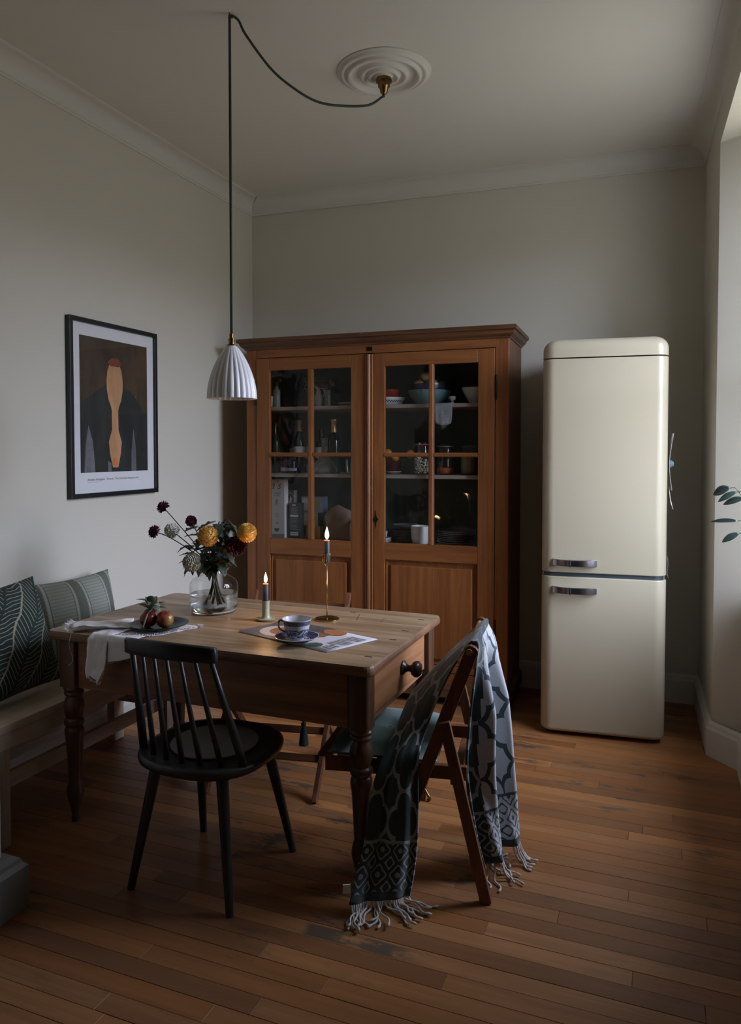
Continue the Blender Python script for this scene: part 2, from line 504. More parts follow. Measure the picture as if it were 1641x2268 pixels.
MB().rings(rs, caps=False).build('lamp_shade', MSHADE, lamp, smooth=True, angle=60)
MB().blob((0, 0, 1.74 - ZC), .03, (1, 1, 1.25), 16, 10).build('bulb', plain('opal_bulb', (.8, .78, .72), .25), lamp, smooth=True)

# ------------------------------------------------------------------ framed picture on the left wall
MBLACK = plain('black_frame', (.012, .013, .014), .35, var=.2)
MPAPER = plain('mount_paper', (.70, .69, .72), .7, var=.02)
pic = thing('framed_print', 'tall print in a thin black frame hanging on the left wall', 'picture', (LW + .012, 3.057, 1.65))
hw, hh, fw = .323, .434, .022
f = MB().bx(-.012, .016, -hw, hw, hh - fw, hh).bx(-.012, .016, -hw, hw, -hh, -hh + fw).bx(-.012, .016, -hw, -hw + fw, -hh + fw, hh - fw).bx(-.012, .016, hw - fw, hw, -hh + fw, hh - fw)
f.build('picture_frame', MBLACK, pic, bevel=.0015)
MB().bx(-.012, .002, -hw + fw, hw - fw, -hh + fw, hh - fw).build('print_sheet', MPAPER, pic)
# a plain stand-in painting : tall ochre vase on a dark ground
def paint_mat(name, c, var=.35, sc=14): 
    m = M(name, c, .75); n = m.noise(m.map(m.coord(), (1, 1, .45)), sc, 6, .65)
    m.base(m.mix(n.smooth(.25, .75), tuple(x * (1 - var) for x in c), tuple(x * (1 + var) for x in c))); return m.m
pm = [paint_mat('painted_dark', (.016, .019, .017), .5, 7), paint_mat('painted_umber', (.05, .028, .012), .6, 6), paint_mat('painted_ochre', (.50, .26, .125), .18), paint_mat('painted_rust', (.22, .05, .022)), paint_mat('painted_grey', (.12, .12, .13), .5), paint_mat('painted_orange', (.62, .16, .05)), paint_mat('painted_rose', (.55, .17, .10), .3)]
pw, pt, pb = .249, .352, -.312
pp = MB()
def flat(poly, mi, lift):
    pp.cur = mi
    n = len(poly); pp.add([(.002 + lift, y, z) for y, z in poly], [tuple(range(n))])
flat([(-pw, pb), (pw, pb), (pw, pt), (-pw, pt)], 0, .0004)
flat([(-pw, .02), (-.05, .14), (.12, .10), (pw, -.02), (pw, pt), (-pw, pt)], 1, .0006)
vz = [(.035, .235), (.052, .20), (.060, .15), (.058, .10), (.046, .05), (.030, .02), (.024, 0), (.024, -.10), (.036, -.13), (.048, -.16), (.040, -.22), (.020, -.29)]
cy0 = -.005
flat([(cy0 - r, z) for r, z in vz] + [(cy0 + r, z) for r, z in reversed(vz)], 2, .0009)
flat([(cy0 - .05, .24), (cy0 - .02, .265), (cy0 + .03, .262), (cy0 + .05, .235), (cy0 + .03, .222), (cy0 - .03, .222)], 3, .0011)
flat([(-.225, pb), (-.15, pb), (-.165, -.16), (-.195, -.08), (-.215, -.18)], 4, .0008)
flat([(.115, pb), (.155, pb), (.152, -.19), (.135, -.09), (.118, -.20)], 4, .0008)
flat([(-.06, -.255), (-.035, -.27), (-.035, -.31), (-.06, -.31)], 4, .0008)
flat([(cy0 + .017 * cos(k * pi / 6), -.262 + .024 * sin(k * pi / 6)) for k in range(12)], 5, .0013)
pp.build('painting', pm, pic)
Tm = Matrix.Translation((.0026, -.205, -.352)) @ Matrix(((0, 0, 1, 0), (1, 0, 0, 0), (0, 1, 0, 0), (0, 0, 0, 1)))
mb = MB(); v, fc = text_mesh('Amedeo Modigliani   Portrait   The Cincinnati Museum of A', .0155); mb.add(v, fc, Tm)
mb.bx(.0022, .0026, -.205, -.11, -.360, -.3592)
mb.build('caption', plain('caption_ink', (.10, .10, .12), .7), pic)
gl = MB().grid([[(.008, -hw + fw, -hh + fw), (.008, hw - fw, -hh + fw)], [(.008, -hw + fw, hh - fw), (.008, hw - fw, hh - fw)]]).build('picture_glass', MGLASS, pic)

# ------------------------------------------------------------------ cabinet
CD, CL = (.185, .063, .017), (.305, .112, .030)
MCX = wood('cabinet_wood_across', CD, CL, 'x', .8, .45, wear=(.42, .25, .13), wear_amt=.28)
MCZ = wood('cabinet_wood_upright', CD, CL, 'z', .8, .45, wear=(.42, .25, .13), wear_amt=.25, seed=2)
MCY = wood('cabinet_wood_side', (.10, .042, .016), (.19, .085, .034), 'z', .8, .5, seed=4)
MCD = wood('cabinet_wood_dark', (.075, .030, .012), (.17, .075, .030), 'x', .9, .45, wear=(.40, .25, .13), wear_amt=.4, seed=5)
MIN = plain('cabinet_inside_paint', (.060, .088, .078), .7, var=.2, sc=3)
MSHELF = wood('worn_shelf_edge', (.20, .17, .145), (.36, .30, .25), 'x', .6, .65, wear=(.40, .24, .15), wear_amt=.5)
MIRON = plain('black_iron', (.012, .012, .012), .45, .6)
cab = thing('display_cabinet', 'large orange-brown wooden cabinet with two glazed doors', 'cabinet', (-2.40, 3.985, 0), radians(1.957))
W, DP = 1.61, .45
MB().bx(0, .025, .03, DP, .07, 2.06).build('side_panel', MCY, cab, bevel=.002)
MB().bx(W - .025, W, .03, DP, .07, 2.06).build('side_panel', MCY, cab, bevel=.002)
MB().bx(.025, W - .025, DP - .018, DP, .07, 2.06).build('back_panel', MIN, cab)
MB().bx(.025, W - .025, .03, DP - .018, 2.035, 2.06).build('top_board', MIN, cab)
MB().bx(.0, .070, 0, .03, .07, 2.06).build('corner_post', MCZ, cab, bevel=.004)
MB().bx(1.536, W, 0, .03, .07, 2.06).build('corner_post', MCZ, cab, bevel=.004)
MB().bx(.070, 1.536, .0, .03, 2.008, 2.06).build('frieze_rail', MCX, cab, bevel=.002)
MB().bx(.070, 1.536, .0, .03, .07, .186).build('base_rail', MCX, cab, bevel=.002)
mb = MB()
mb.rings([[(x, y, z) for x, y in ((-.018, -.018), (W + .018, -.018), (W + .018, DP), (-.018, DP))] for z in (.05, .105)] + [[(x, y, .125) for x, y in ((-.003, -.003), (W + .003, -.003), (W + .003, DP), (-.003, DP))]])
mb.build('base_moulding', MCD, cab, bevel=.004)
for x in (.0, W - .08):
    for y in (-.012, DP - .09):
        MB().bx(x, x + .08, y, y + .08, 0, .05).build('foot', MCD, cab, bevel=.006)
cp = [(0, 2.056), (.006, 2.058), (.008, 2.066), (.014, 2.070), (.026, 2.080), (.032, 2.094), (.034, 2.098), (.042, 2.100), (.045, 2.106), (.045, 2.120), (.040, 2.124)]
rs = [[(-o, -o, z), (W + o, -o, z), (W + o, DP, z), (-o, DP, z)] for o, z in cp]
MB().rings(rs).build('cornice', MCD, cab)
MB().bx(.790, .822, -.004, .004, 2.021, 2.045).build('lock_plate', MIRON, cab)
for z in (1.712, 1.305, .893):
    MB().bx(.027, W - .027, .045, DP - .02, z - .022, z).build('shelf', MSHELF, cab, bevel=.002)
def door(x0, x1, gx0, gx1, bar, hinge_x, name):
    d = MB().bx(x0, gx0, -.006, .022, .19, 2.004).build('door', MCZ, cab, bevel=.003)
    MB().bx(gx1, x1, -.006, .022, .19, 2.004).build('door_stile', MCZ, d, bevel=.003)
    MB().bx(gx0, gx1, -.006, .022, 1.930, 2.004).build('door_rail', MCX, d, bevel=.003)
    MB().bx(gx0, gx1, -.006, .022, .814, .912).build('door_rail', MCX, d, bevel=.003)
    MB().bx(gx0, gx1, -.006, .022, .19, .225).build('door_rail', MCX, d, bevel=.003)
    # fielded panel
    z0, z1 = .225, .814
    def rg(i, y): return [(gx0 + i, y, z0 + i), (gx1 - i, y, z0 + i), (gx1 - i, y, z1 - i), (gx0 + i, y, z1 - i)]
    MB().rings([rg(0, .024), rg(0, .016), rg(.003, .008), rg(.008, .007), rg(.012, .017), rg(.030, .018), rg(.033, .006), rg(.037, .004)]).build('panel', MCZ, d)
    b0, b1 = bar
    hb = [(-.006, 0), (-.010, .25), (-.010, .75), (-.006, 1.0), (.018, 1.0), (.018, 0)]
    MB().rings([[(lerp(b0, b1, t), y, z) for y, t in hb] for z in (.912, 1.930)]).build('glazing_bar', MCZ, d)
    for a, b in ((gx0, b0), (b1, gx1)):
        MB().rings([[(x, y, lerp(1.409, 1.433, t)) for y, t in hb] for x in (a, b)]).build('glazing_bar', MCX, d)
        for q0, q1 in ((.912, 1.409), (1.433, 1.930)):
            MB().grid([[(a, .009, q0), (b, .009, q0)], [(a, .009, q1), (b, .009, q1)]]).build('pane', MOLDG, d)
    for zc in (1.79, .445):
        mb = MB().lathe([(0, -.07), (.004, -.068), (.006, -.06), (.006, .06), (.004, .068), (0, .07)], 10, (hinge_x, -.006, zc))
        mb.build('hinge', MIRON, d, smooth=True)
    return d
dl = door(.072, .776, .161, .692, (.416, .448), .066, 'left')
dr = door(.833, 1.534, .900, 1.442, (1.161, 1.190), 1.541, 'right')
# astragal on the meeting stile : ribbed vertical moulding
pr = [(.777, -.004), (.779, -.010), (.786, -.012), (.789, -.008), (.793, -.016), (.800, -.022), (.808, -.022), (.814, -.016), (.817, -.010), (.820, -.014), (.827, -.014), (.831, -.006), (.832, .020), (.777, .020)]
MB().rings([[(x, y, z) for x, y in pr] for z in (.19, 2.000)]).build('astragal', MCZ, dr)
MB().rings([[(  .846 + a * .0155, -.0075 + y, 1.046 + b * .054) for a, b in ((-1, 0), (-.25, -.35), (0, -1), (.25, -.35), (1, 0), (.25, .35), (0, 1), (-.25, .35))] for y in (.002, -.001)]).build('keyhole_plate', MIRON, dr)
MB().lathe([(0, 0), (.004, 0), (.005, .004), (.003, .010), (0, .010)], 10, T=Matrix.Translation((.844, -.009, 1.050)) @ Matrix.Rotation(radians(90), 4, 'X')).build('key', MIRON, dr, smooth=True)
CT = Matrix.Translation((-2.40, 3.985, 0)) @ Matrix.Rotation(radians(1.957), 4, 'Z')
def onsh(u, w, z): return tuple(CT @ Vector((u, w, z)))
Z1, Z2, Z3 = 1.7125, 1.3055, .8935
RZC = radians(1.957)

# ------------------------------------------------------------------ things inside the cabinet
def lathe_thing(name, label, cat, prof, mats, u, w, z, n=24, group=None, ang=50, part='body'):
    t = thing(name, label, cat, onsh(u, w, z), RZC, group)
    MB().lathe(prof, n).build(part, mats, t, smooth=True, angle=ang)
    return t
MDKGL = plain('dark_bottle_glass', (.008, .011, .010), .12, var=.2)
MGRGL = plain('green_bottle_glass', (.010, .022, .014), .10, var=.2)
MLABEL = plain('bottle_label', (.55, .54, .56), .7, var=.08, sc=30)
MLABC = plain('cream_label', (.50, .47, .38), .7, var=.1, sc=30)
MGOLD = M('gold_foil', (.55, .38, .16), .38, .75).m
MCLEAR = thin_glass('jar_glass', (.92, .945, .94), .05)
MWHITE = plain('white_glaze', (.62, .62, .63), .3, var=.05, sc=6)
MCREAM = plain('grey_white_glaze', (.52, .53, .51), .35, var=.05)
MTEAL = plain('teal_glaze', (.10, .175, .20), .3, var=.1)
MNAVY = plain('navy_glaze', (.015, .018, .045), .25, var=.2)
MREDG = plain('dark_red_glaze', (.22, .018, .014), .25, var=.15)
MCORK = plain('tan_capsule', (.34, .22, .11), .6)
MINK = plain('print_ink', (.04, .045, .045), .7)
def bottle(label, u, w, z, h, r, nk, glassm, lab=None, cap=None, lab_z=(.08, .17), name='wine_bottle', capz=.76):
    t = thing(name, label, 'bottle', onsh(u, w, z), RZC, 'bottles on the middle shelf')
    MB().lathe([(0, 0), (r * .9, 0), (r, .006), (r, h * .58), (r * .93, h * .64), (nk * 1.25, h * .76), (nk, h * .82), (nk, h * .95), (nk * 1.2, h * .955), (nk * 1.2, h), (0, h)], 20).build('bottle_glass', glassm, t, smooth=True, angle=50)
    if lab: MB().lathe([(r + .0006, lab_z[0]), (r + .0008, lab_z[1])], 20, caps=False).build('bottle_label', lab, t, smooth=True)
    if cap:
        MB().lathe([(nk * 1.3 * 1.15, h * capz), (nk * 1.12, h * .84), (nk * 1.1, h * .94), (nk * 1.35, h * .95), (nk * 1.35, h + .002), (0, h + .004)], 16).build('capsule', cap, t, smooth=True, angle=50)
    return t
# left door, middle shelf
bottle('dark green bottle with small white labels at the left of the middle shelf', .112, .16, Z2, .315, .036, .013, MGRGL, MLABEL, None, (.105, .128))
bottle('slim dark bottle with a tan capsule and broad white label', .262, .20, Z2, .325, .037, .013, MDKGL, MLABEL, MCORK, (.10, .165), capz=.80)
bottle('dark bottle with a narrow white label behind the cut glass decanter', .388, .26, Z2, .27, .037, .013, MDKGL, MLABEL, None, (.09, .16))
bottle('sparkling wine bottle with long gold foil neck', .478, .25, Z2, .332, .046, .0155, MGRGL, None, MGOLD, capz=.62)
t = thing('label_tube', 'small upright white and green printed tube between two dark bottles', 'tube', onsh(.306, .24, Z2), RZC)
MB().lathe([(0, 0), (.017, 0), (.017, .165), (0, .165)], 16).build('tube', plain('pale_print', (.36, .40, .38), .6, var=.3, sc=40), t, smooth=True, angle=40)
MB().lathe([(.0175, .05), (.0175, .09)], 16, caps=False).build('band', MINK, t)
t = thing('preserve_jar', 'small dark red jar with a tilted pale label below a bottle', 'jar', onsh(.205, .12, Z2), RZC)
MB().lathe([(0, 0), (.028, 0), (.031, .006), (.031, .085), (.024, .098), (.024, .11), (0, .11)], 20).build('jar_body', plain('dark_preserve', (.05, .008, .01), .12), t, smooth=True, angle=50)
MB().lathe([(.0315, .012), (.0315, .035)], 20, caps=False).build('label', MLABEL, t)
t = thing('spirit_bottle', 'short dark bottle with two pale label bands in front of the capsule bottle', 'bottle', onsh(.262, .10, Z2), RZC)
MB().lathe([(0, 0), (.026, 0), (.028, .006), (.028, .08), (.012, .10), (.012, .125), (0, .125)], 20).build('bottle_glass', MDKGL, t, smooth=True, angle=50)
MB().lathe([(.0285, .015), (.0285, .030)], 20, caps=False).build('label', plain('lilac_label', (.35, .33, .48), .6), t)
t = thing('brown_vase', 'tall dim brown tapering bottle standing at the back of the middle shelf', 'bottle', onsh(.175, .33, Z2), RZC)
MB().lathe([(0, 0), (.035, 0), (.038, .02), (.030, .15), (.018, .26), (.016, .33), (.02, .335), (0, .335)], 18).build('body', plain('brown_glaze', (.05, .026, .016), .3), t, smooth=True, angle=50)
t = thing('white_cup', 'pale tapered beaker behind the dark red jar', 'cup', onsh(.212, .24, Z2), RZC)
MB().lathe([(0, 0), (.020, 0), (.024, .02), (.034, .155), (.032, .155), (.022, .02), (0, .02)], 20).build('body', MCREAM, t, smooth=True, angle=50)
# ship's decanter of cut glass
t = thing('glass_decanter', 'wide based cut glass decanter with diagonal grooves', 'decanter', onsh(.462, .14, Z2), RZC)
n = 48; rs = []
for r, z in ((.06, 0), (.074, .004), (.078, .018), (.074, .035), (.055, .065), (.034, .095), (.022, .13), (.019, .17), (.019, .205), (.026, .215)):
    rs.append([((r + (.0022 if z < .1 else .0006) * cos(12 * (2 * pi * j / n) + z * 90)) * cos(2 * pi * j / n), (r + (.0022 if z < .1 else .0006) * cos(12 * (2 * pi * j / n) + z * 90)) * sin(2 * pi * j / n), z) for j in range(n)])
MB().rings(rs).build('decanter_body', M('cut_glass', (.62, .66, .66), .08, 0, Transmission_Weight=.75).m, t, smooth=True)
t = thing('small_glass', 'small clear drinking glass at the right edge of the left door', 'glass', onsh(.628, .13, Z2), RZC)
MB().lathe([(0, 0), (.024, 0), (.026, .004), (.030, .085), (.0285, .085), (.025, .008), (0, .008)], 20).build('body', MCLEAR, t, smooth=True, angle=50)
# left door, top shelf
t = thing('clear_bottle', 'slim clear glass bottle with a dark stopper on the top shelf', 'bottle', onsh(.135, .14, Z1), RZC)
MB().lathe([(0, 0), (.022, 0), (.024, .004), (.024, .105), (.012, .122), (.012, .135), (0, .135)], 18).build('body', M('bottle_white_glass', (.6, .62, .6), .08, 0, Transmission_Weight=.6).m, t, smooth=True, angle=50)
MB().lathe([(0, .135), (.013, .135), (.013, .155), (.006, .165), (0, .165)], 12).build('stopper', MINK, t, smooth=True, angle=40)
t = thing('pale_beaker', 'pale narrow beaker half hidden by the left door frame', 'cup', onsh(.097, .12, Z1), RZC)
MB().lathe([(0, 0), (.018, 0), (.026, .07), (.024, .07), (.016, .004), (0, .004)], 18).build('body', MLABC, t, smooth=True, angle=50)
t = thing('white_pitcher', 'slender white ceramic pitcher with curled lip', 'pitcher', onsh(.398, .20, Z1), RZC)
def pit(p, th, ph): return p
rs = []
for r, z, sx in ((.022, 0, 0), (.027, .006, 0), (.031, .04, 0), (.029, .065, 0), (.017, .095, 0), (.013, .108, -.002), (.016, .122, -.008), (.018, .132, -.014)):
    rs.append([(sx + r * cos(2 * pi * j / 20), r * .9 * sin(2 * pi * j / 20), z) for j in range(20)])
MB().rings(rs).build('body', MCREAM, t, smooth=True)
MB().tube(spline([(.012, 0, .118), (.034, 0, .115), (.038, 0, .085), (.029, 0, .062)], 10), .0035, 8).build('handle', MCREAM, t, smooth=True)
t = thing('glass_vase', 'narrow glass vase of dried flower heads beside the white pitcher', 'vase', onsh(.462, .19, Z1), RZC)
MB().lathe([(0, 0), (.021, 0), (.021, .01), (.018, .05), (.020, .105), (.0185, .105), (.016, .05), (.018, .014), (0, .014)], 18).build('body', M('dim_glass', (.5, .52, .5), .1, 0, Transmission_Weight=.6).m, t, smooth=True, angle=50)
MDRY = plain('dried_flower', (.17, .13, .10), .9, var=.3, sc=60)
rnd = random.Random(3)
for k in range(7):
    a = k * 2.4; x, y = .045 * cos(a) * rnd.uniform(.5, 1), .03 * sin(a); z = rnd.uniform(.125, .16)
    MB().tube([(0, 0, .02), (x * .3, y * .3, .10), (x, y, z)], .0012, 5).build('stem', MDRY, t)
    MB().blob((x, y, z), .014, n=10, m=6, fn=lambda p, th, ph: p * (1 + .25 * cos(5 * ph) * sin(3 * th))).build('flower_head', MDRY, t)
t = thing('shallow_dish', 'shallow pale dish at the right of the left top shelf', 'plate', onsh(.622, .14, Z1), RZC)
MB().lathe([(0, 0), (.035, 0), (.07, .016), (.07, .019), (.034, .004), (0, .004)], 28).build('dish', MLABC, t, smooth=True, angle=60)
# open-work basket standing behind
t = thing('wire_basket', 'dim open-work basket with round holes at the back of the top shelf', 'basket', onsh(.315, .30, Z1), RZC)
mb = MB()
for i in range(4):
    for j in range(6):
        cx, cz = -.06 + j * .024 + (i % 2) * .012, .115 + i * .024
        mb.tube([(cx + .012 * cos(k * pi / 5), 0, cz + .012 * sin(k * pi / 5)) for k in range(11)], .0018, 5, caps=False)
mb.build('openwork', plain('basket_wire', (.20, .18, .14), .7), t)
MB().bx(-.075, .075, -.004, .006, 0, .105).build('base', plain('basket_base', (.05, .06, .055), .7), t)
# left door, bottom shelf
MBOXW = plain('cereal_card', (.66, .66, .66), .65, var=.04, sc=5)
MREDINK = plain('red_ink', (.42, .035, .045), .6); MGREENINK = plain('green_ink', (.07, .17, .10), .6); MGREYINK = plain('grey_ink', (.20, .21, .22), .6)
t = thing('cereal_box', 'tall white cereal box with red script on the bottom shelf', 'box', onsh(.015, .10, Z3), RZC)
MB().bx(.05, .192, 0, .055, 0, .372).build('carton', MBOXW, t, bevel=.0015)
TX = Matrix(((1, 0, 0, 0), (0, 0, 1, -.0004), (0, 1, 0, 0), (0, 0, 0, 1)))
def put(mb, body, size, x, z, align='CENTER', shear=0):
    v, fc = text_mesh(body, size, align, shear); mb.add(v, [tuple(reversed(q)) for q in fc], Matrix.Translation((x, 0, z)) @ TX); return mb
mb = MB(); put(mb, "a's", .074, .130, .312, 'CENTER', .35); mb.build('script_lettering', MREDINK, t)
mb = MB(); put(mb, 'CORN', .0185, .140, .280); mb.build('lettering', MGREYINK, t)
mb = MB(); put(mb, 'FLAKES', .0145, .140, .266); mb.build('lettering', MGREYINK, t); mb = MB()
cx = .139
for k in range(4):        # ear of wheat
    mb.bx(cx - .0005, cx + .0005, -.0006, 0, .212, .246)
    mb.add([(cx, -.0006, .214 + k * .008), (cx - .011, -.0006, .220 + k * .008), (cx - .004, -.0006, .222 + k * .008)], [(0, 2, 1)])
    mb.add([(cx, -.0006, .216 + k * .008), (cx + .010, -.0006, .223 + k * .008), (cx + .003, -.0006, .224 + k * .008)], [(0, 1, 2)])
mb.rings([[(cx + r * cos(a * pi / 8), -.0006, .148 + r * sin(a * pi / 8)) for a in range(16)] for r in (.009, .0115)], caps=False)
mb.bx(cx - .012, cx + .012, -.0006, 0, .127, .1275).bx(cx - .010, cx + .010, -.0006, 0, .123, .1235)
mb.add([(cx - .008, -.0006, .098), (cx + .004, -.0006, .092), (cx + .008, -.0006, .100), (cx + .002, -.0006, .112), (cx, -.0006, .102)], [(0, 1, 2, 3, 4)])
mb.build('small_print', MGREYINK, t)['kind'] = 'stuff'
mb = MB(); mb.add([(cx + .018 * cos(pi + a * pi / 10), -.0007, .066 + .022 * sin(pi + a * pi / 10)) for a in range(11)], [tuple(range(11))]); mb.build('bowl_emblem', MGREENINK, t)
mb = MB(); mb.bx(.0505, .1915, -.0005, 0, .004, .030); mb.build('bottom_band', plain('blue_grey_ink', (.22, .25, .30), .6), t)
t = thing('snack_box', 'printed box with a red and black picture behind the cereal box', 'box', onsh(.155, .17, Z3), RZC)
MB().bx(.0, .085, 0, .05, 0, .30).build('carton', plain('lilac_card', (.42, .41, .46), .6, var=.05), t, bevel=.001)
mb = MB(); mb.add([(.0, -.0006, .15), (.085, -.0006, .10), (.085, -.0006, .30), (.0, -.0006, .30)], [(0, 1, 2, 3)]); mb.build('dark_print', MINK, t)
mb = MB(); mb.add([(.03, -.0012, .15), (.085, -.0012, .105), (.085, -.0012, .235), (.055, -.0012, .21)], [(0, 1, 2, 3)]); mb.build('red_print', MREDINK, t)
mb = MB(); mb.rings([[(.06 + r * cos(a * pi / 10), -.0011, .255 + r * 1.3 * sin(a * pi / 10)) for a in range(11)] for r in (.022, .025)], caps=False, close=False)
mb.add([(.05, -.0013, .22), (.066, -.0013, .215), (.072, -.0013, .25), (.06, -.0013, .265)], [(0, 1, 2, 3)]); mb.build('pale_print', plain('pink_ink', (.5, .28, .26), .6), t)
t = thing('coffee_box', 'black narrow box with pale label bands beside the cereal box', 'box', onsh(.230, .12, Z3), RZC)
MB().bx(.0, .078, 0, .05, 0, .225).build('carton', plain('black_card', (.03, .035, .035), .5), t, bevel=.0015)
mb = MB()
for z0, z1, a, b in ((.035, .044, .008, .062), (.022, .031, .008, .062), (.138, .152, .008, .062)): mb.bx(a, b, -.0006, 0, z0, z1)
mb.bx(.020, .045, -.0006, 0, .208, .216); mb.build('label_bands', plain('pale_grey_ink', (.42, .43, .43), .6), t)['kind'] = 'stuff'
mb = MB()
for k in range(7): mb.bx(.012, .060 - (k % 3) * .006, -.0006, 0, .160 + k * .006, .1622 + k * .006)
for k in range(9): mb.bx(.010, .058 - (k % 2) * .008, -.0006, 0, .060 + k * .008, .0625 + k * .008)
mb.build('text_lines', MGREYINK, t)['kind'] = 'stuff'
def tea(label, u, w, z, wd, h, col, lab):
    t = thing('tea_box', label, 'box', onsh(u, w, z), RZC, 'tea boxes stacked on the bottom shelf')
    MB().bx(0, wd, 0, .07, 0, h).build('carton', plain('tea_card', col, .6, var=.15, sc=14), t, bevel=.001)
    MB().bx(.008, wd * .40, -.0006, 0, h * .12, h * .88).build('box_label', plain('tea_label', lab, .6, var=.2, sc=60), t)
    return t
tea('orange tea box at the bottom of the stack of boxes', .312, .19, Z3, .098, .078, (.44, .24, .065), (.50, .52, .38))
tea('pale green tea box in the middle of the stack of boxes', .290, .19, Z3 + .0785, .104, .085, (.36, .44, .28), (.52, .57, .46))
t = tea('blue and white tea box on top of the stack of boxes', .281, .19, Z3 + .164, .150, .098, (.24, .32, .43), (.66, .68, .70))
MB().bx(.095, .128, -.0007, 0, .02, .082).build('yellow_print', plain('yellow_ink', (.30, .28, .20), .6), t)
t = thing('paper_bag', 'crumpled brown paper bag on the bottom shelf', 'bag', onsh(.555, .19, Z3), RZC)
mb = MB(); rs = []
rnd = random.Random(5)
for i in range(12):
    z = i / 11; row = []
    for j in range(28):
        a = 2 * pi * j / 28
        rx = .115 * (1 - .15 * (1 - z) ** 2) * (1 if z < .55 else sqrt(max(.02, 1 - ((z - .55) / .46) ** 2)))
        k = 1 + .10 * mnoise.noise(Vector((cos(a) * 2, sin(a) * 2, z * 4))) + .04 * mnoise.noise(Vector((cos(a) * 7, sin(a) * 7, z * 12)))
        row.append((rx * k * cos(a), rx * .62 * k * sin(a), z * .205 * (1 - .06 * cos(a) * z)))
    rs.append(row)
mb.rings(rs); mb.build('bag_paper', plain('kraft_paper', (.27, .19, .135), .85, var=.12, sc=20), t, smooth=True)
t = thing('pale_bag', 'pale folded bag corner behind the door stile beside the brown bag', 'bag', onsh(.675, .13, Z3), RZC)
mb = MB(); mb.rings([[(-.035 * k, -.03 * k, z), (.05 * k, -.03 * k, z), (.05 * k, .03 * k, z + .01), (-.035 * k, .03 * k, z)] for k, z in ((1, 0), (1.05, .06), (.95, .11), (.35, .145))]); mb.build('bag_paper', plain('pale_paper', (.40, .32, .27), .8), t, bevel=.008, seg=3, smooth=True)

# right door, top shelf
t = thing('pattern_bowl', 'low white bowl with a blue wavy band under the red dish', 'bowl', onsh(.872, .16, Z1), RZC)
mw = M('white_blue_band', (.62, .62, .63), .3); x, y, z = mw.xyz(mw.coord())
ang = X(mw.t, (lambda q: (mw.l(y, q.inputs[0]), mw.l(x, q.inputs[1]), setattr(q, 'operation', 'ARCTAN2'), q.outputs[0])[-1])(mw.n('ShaderNodeMath')))
wv = ((z - .024) - (ang * 34).sin() * .004).abs().lt(.0035)
mw.base(mw.mix(wv, (.62, .62, .63), (.03, .035, .10)))
MB().lathe([(0, 0), (.06, 0), (.072, .004), (.094, .040), (.098, .046), (.094, .046), (.068, .010), (0, .008)], 36).build('bowl_body', mw.m, t, smooth=True, angle=60)
lathe_thing('red_dish', 'dark red glazed dish nested on the white patterned bowl', 'dish', [(0, 0), (.05, 0), (.062, .01), (.066, .036), (.07, .046), (.064, .046), (.058, .014), (0, .010)], MREDG, .872, .16, Z1 + .0465, 28)
lathe_thing('large_bowl', 'large teal glazed bowl in the middle of the right top shelf', 'bowl', [(0, 0), (.070, 0), (.074, .006), (.096, .030), (.118, .060), (.126, .084), (.122, .085), (.112, .062), (.090, .034), (.066, .014), (0, .012)], MTEAL, 1.113, .19, Z1, 40)
lathe_thing('navy_bowl', 'dark navy bowl nested inside the teal bowl', 'bowl', [(0, 0), (.05, 0), (.085, .035), (.112, .085), (.110, .108), (.105, .108), (.105, .085), (.080, .040), (.04, .010), (0, .008)], MNAVY, 1.113, .19, Z1 + .0135, 36)
MONION = plain('onion_skin', (.40, .25, .10), .35, var=.3, sc=30)
def onion(dx, dy, dz, r, rot, lab):
    t = thing('onion', lab, 'onion', onsh(1.113 + dx, .19 + dy, Z1 + .085 + dz), 0, 'onions heaped in the navy bowl', rot=rot)
    MB().blob((0, 0, 0), r, (1, 1, .88), 16, 10, lambda p, th, ph: p * (1 + .02 * cos(10 * ph))).build('bulb', MONION, t, smooth=True)
    MB().tube([(0, 0, r * .8), (.002, 0, r * 1.1), (.006, .002, r * 1.45)], [.006, .003, .001], 6).build('dry_neck', MDRY, t, smooth=True)
onion(-.055, -.03, .030, .034, (.5, .3, 0), 'golden onion at the left front of the navy bowl')
onion(.035, -.042, .032, .031, (-.6, .4, 0), 'golden onion at the right front of the navy bowl')
onion(-.02, .03, .040, .034, (.2, -.5, 0), 'golden onion at the back left of the navy bowl')
onion(-.022, -.012, .082, .030, (.9, 0, .4), 'golden onion on top of the heap in the navy bowl')
onion(.072, .012, .030, .028, (.9, .8, 0), 'golden onion at the far right rim of the navy bowl')
t = thing('dish_cloth', 'grey knitted dish cloth hanging over the edge of the top shelf', 'cloth', onsh(1.234, .0, Z1), RZC)
P = []
path = [(.20, .0015), (.10, .0015), (.048, .0018), (.0415, -.002), (.0405, -.03), (.040, -.07), (.041, -.112)]
for i in range(22):
    q = poly_at([(0, a, b) for a, b in path], i / 21)
    row = []
    for j in range(13):
        s_ = j / 12 - .5; hang = max(0, -q.z) / .11
        wv = .004 * hang * sin(j * 1.6)
        row.append((s_ * (.105 - .012 * hang ** 3), q.y - max(0, wv) - .002 * hang, q.z - .012 * hang * (1 - (2 * s_) ** 2) * hang))
    P.append(row)
MB().grid(P).build('cloth', plain('grey_knit', (.20, .22, .235), .95, var=.3, sc=120, bump=.002), t, smooth=True, solid=.003)
t = thing('egg_glass', 'small round glass on the top shelf beside the teal bowl', 'glass', onsh(1.272, .10, Z1), RZC)
MB().lathe([(0, 0), (.018, 0), (.006, .010), (.006, .014), (.020, .026), (.020, .042), (.0185, .042), (.017, .028), (0, .016)], 18).build('body', M('clear_thick_glass', (.7, .72, .72), .06, 0, Transmission_Weight=.7).m, t, smooth=True, angle=50)
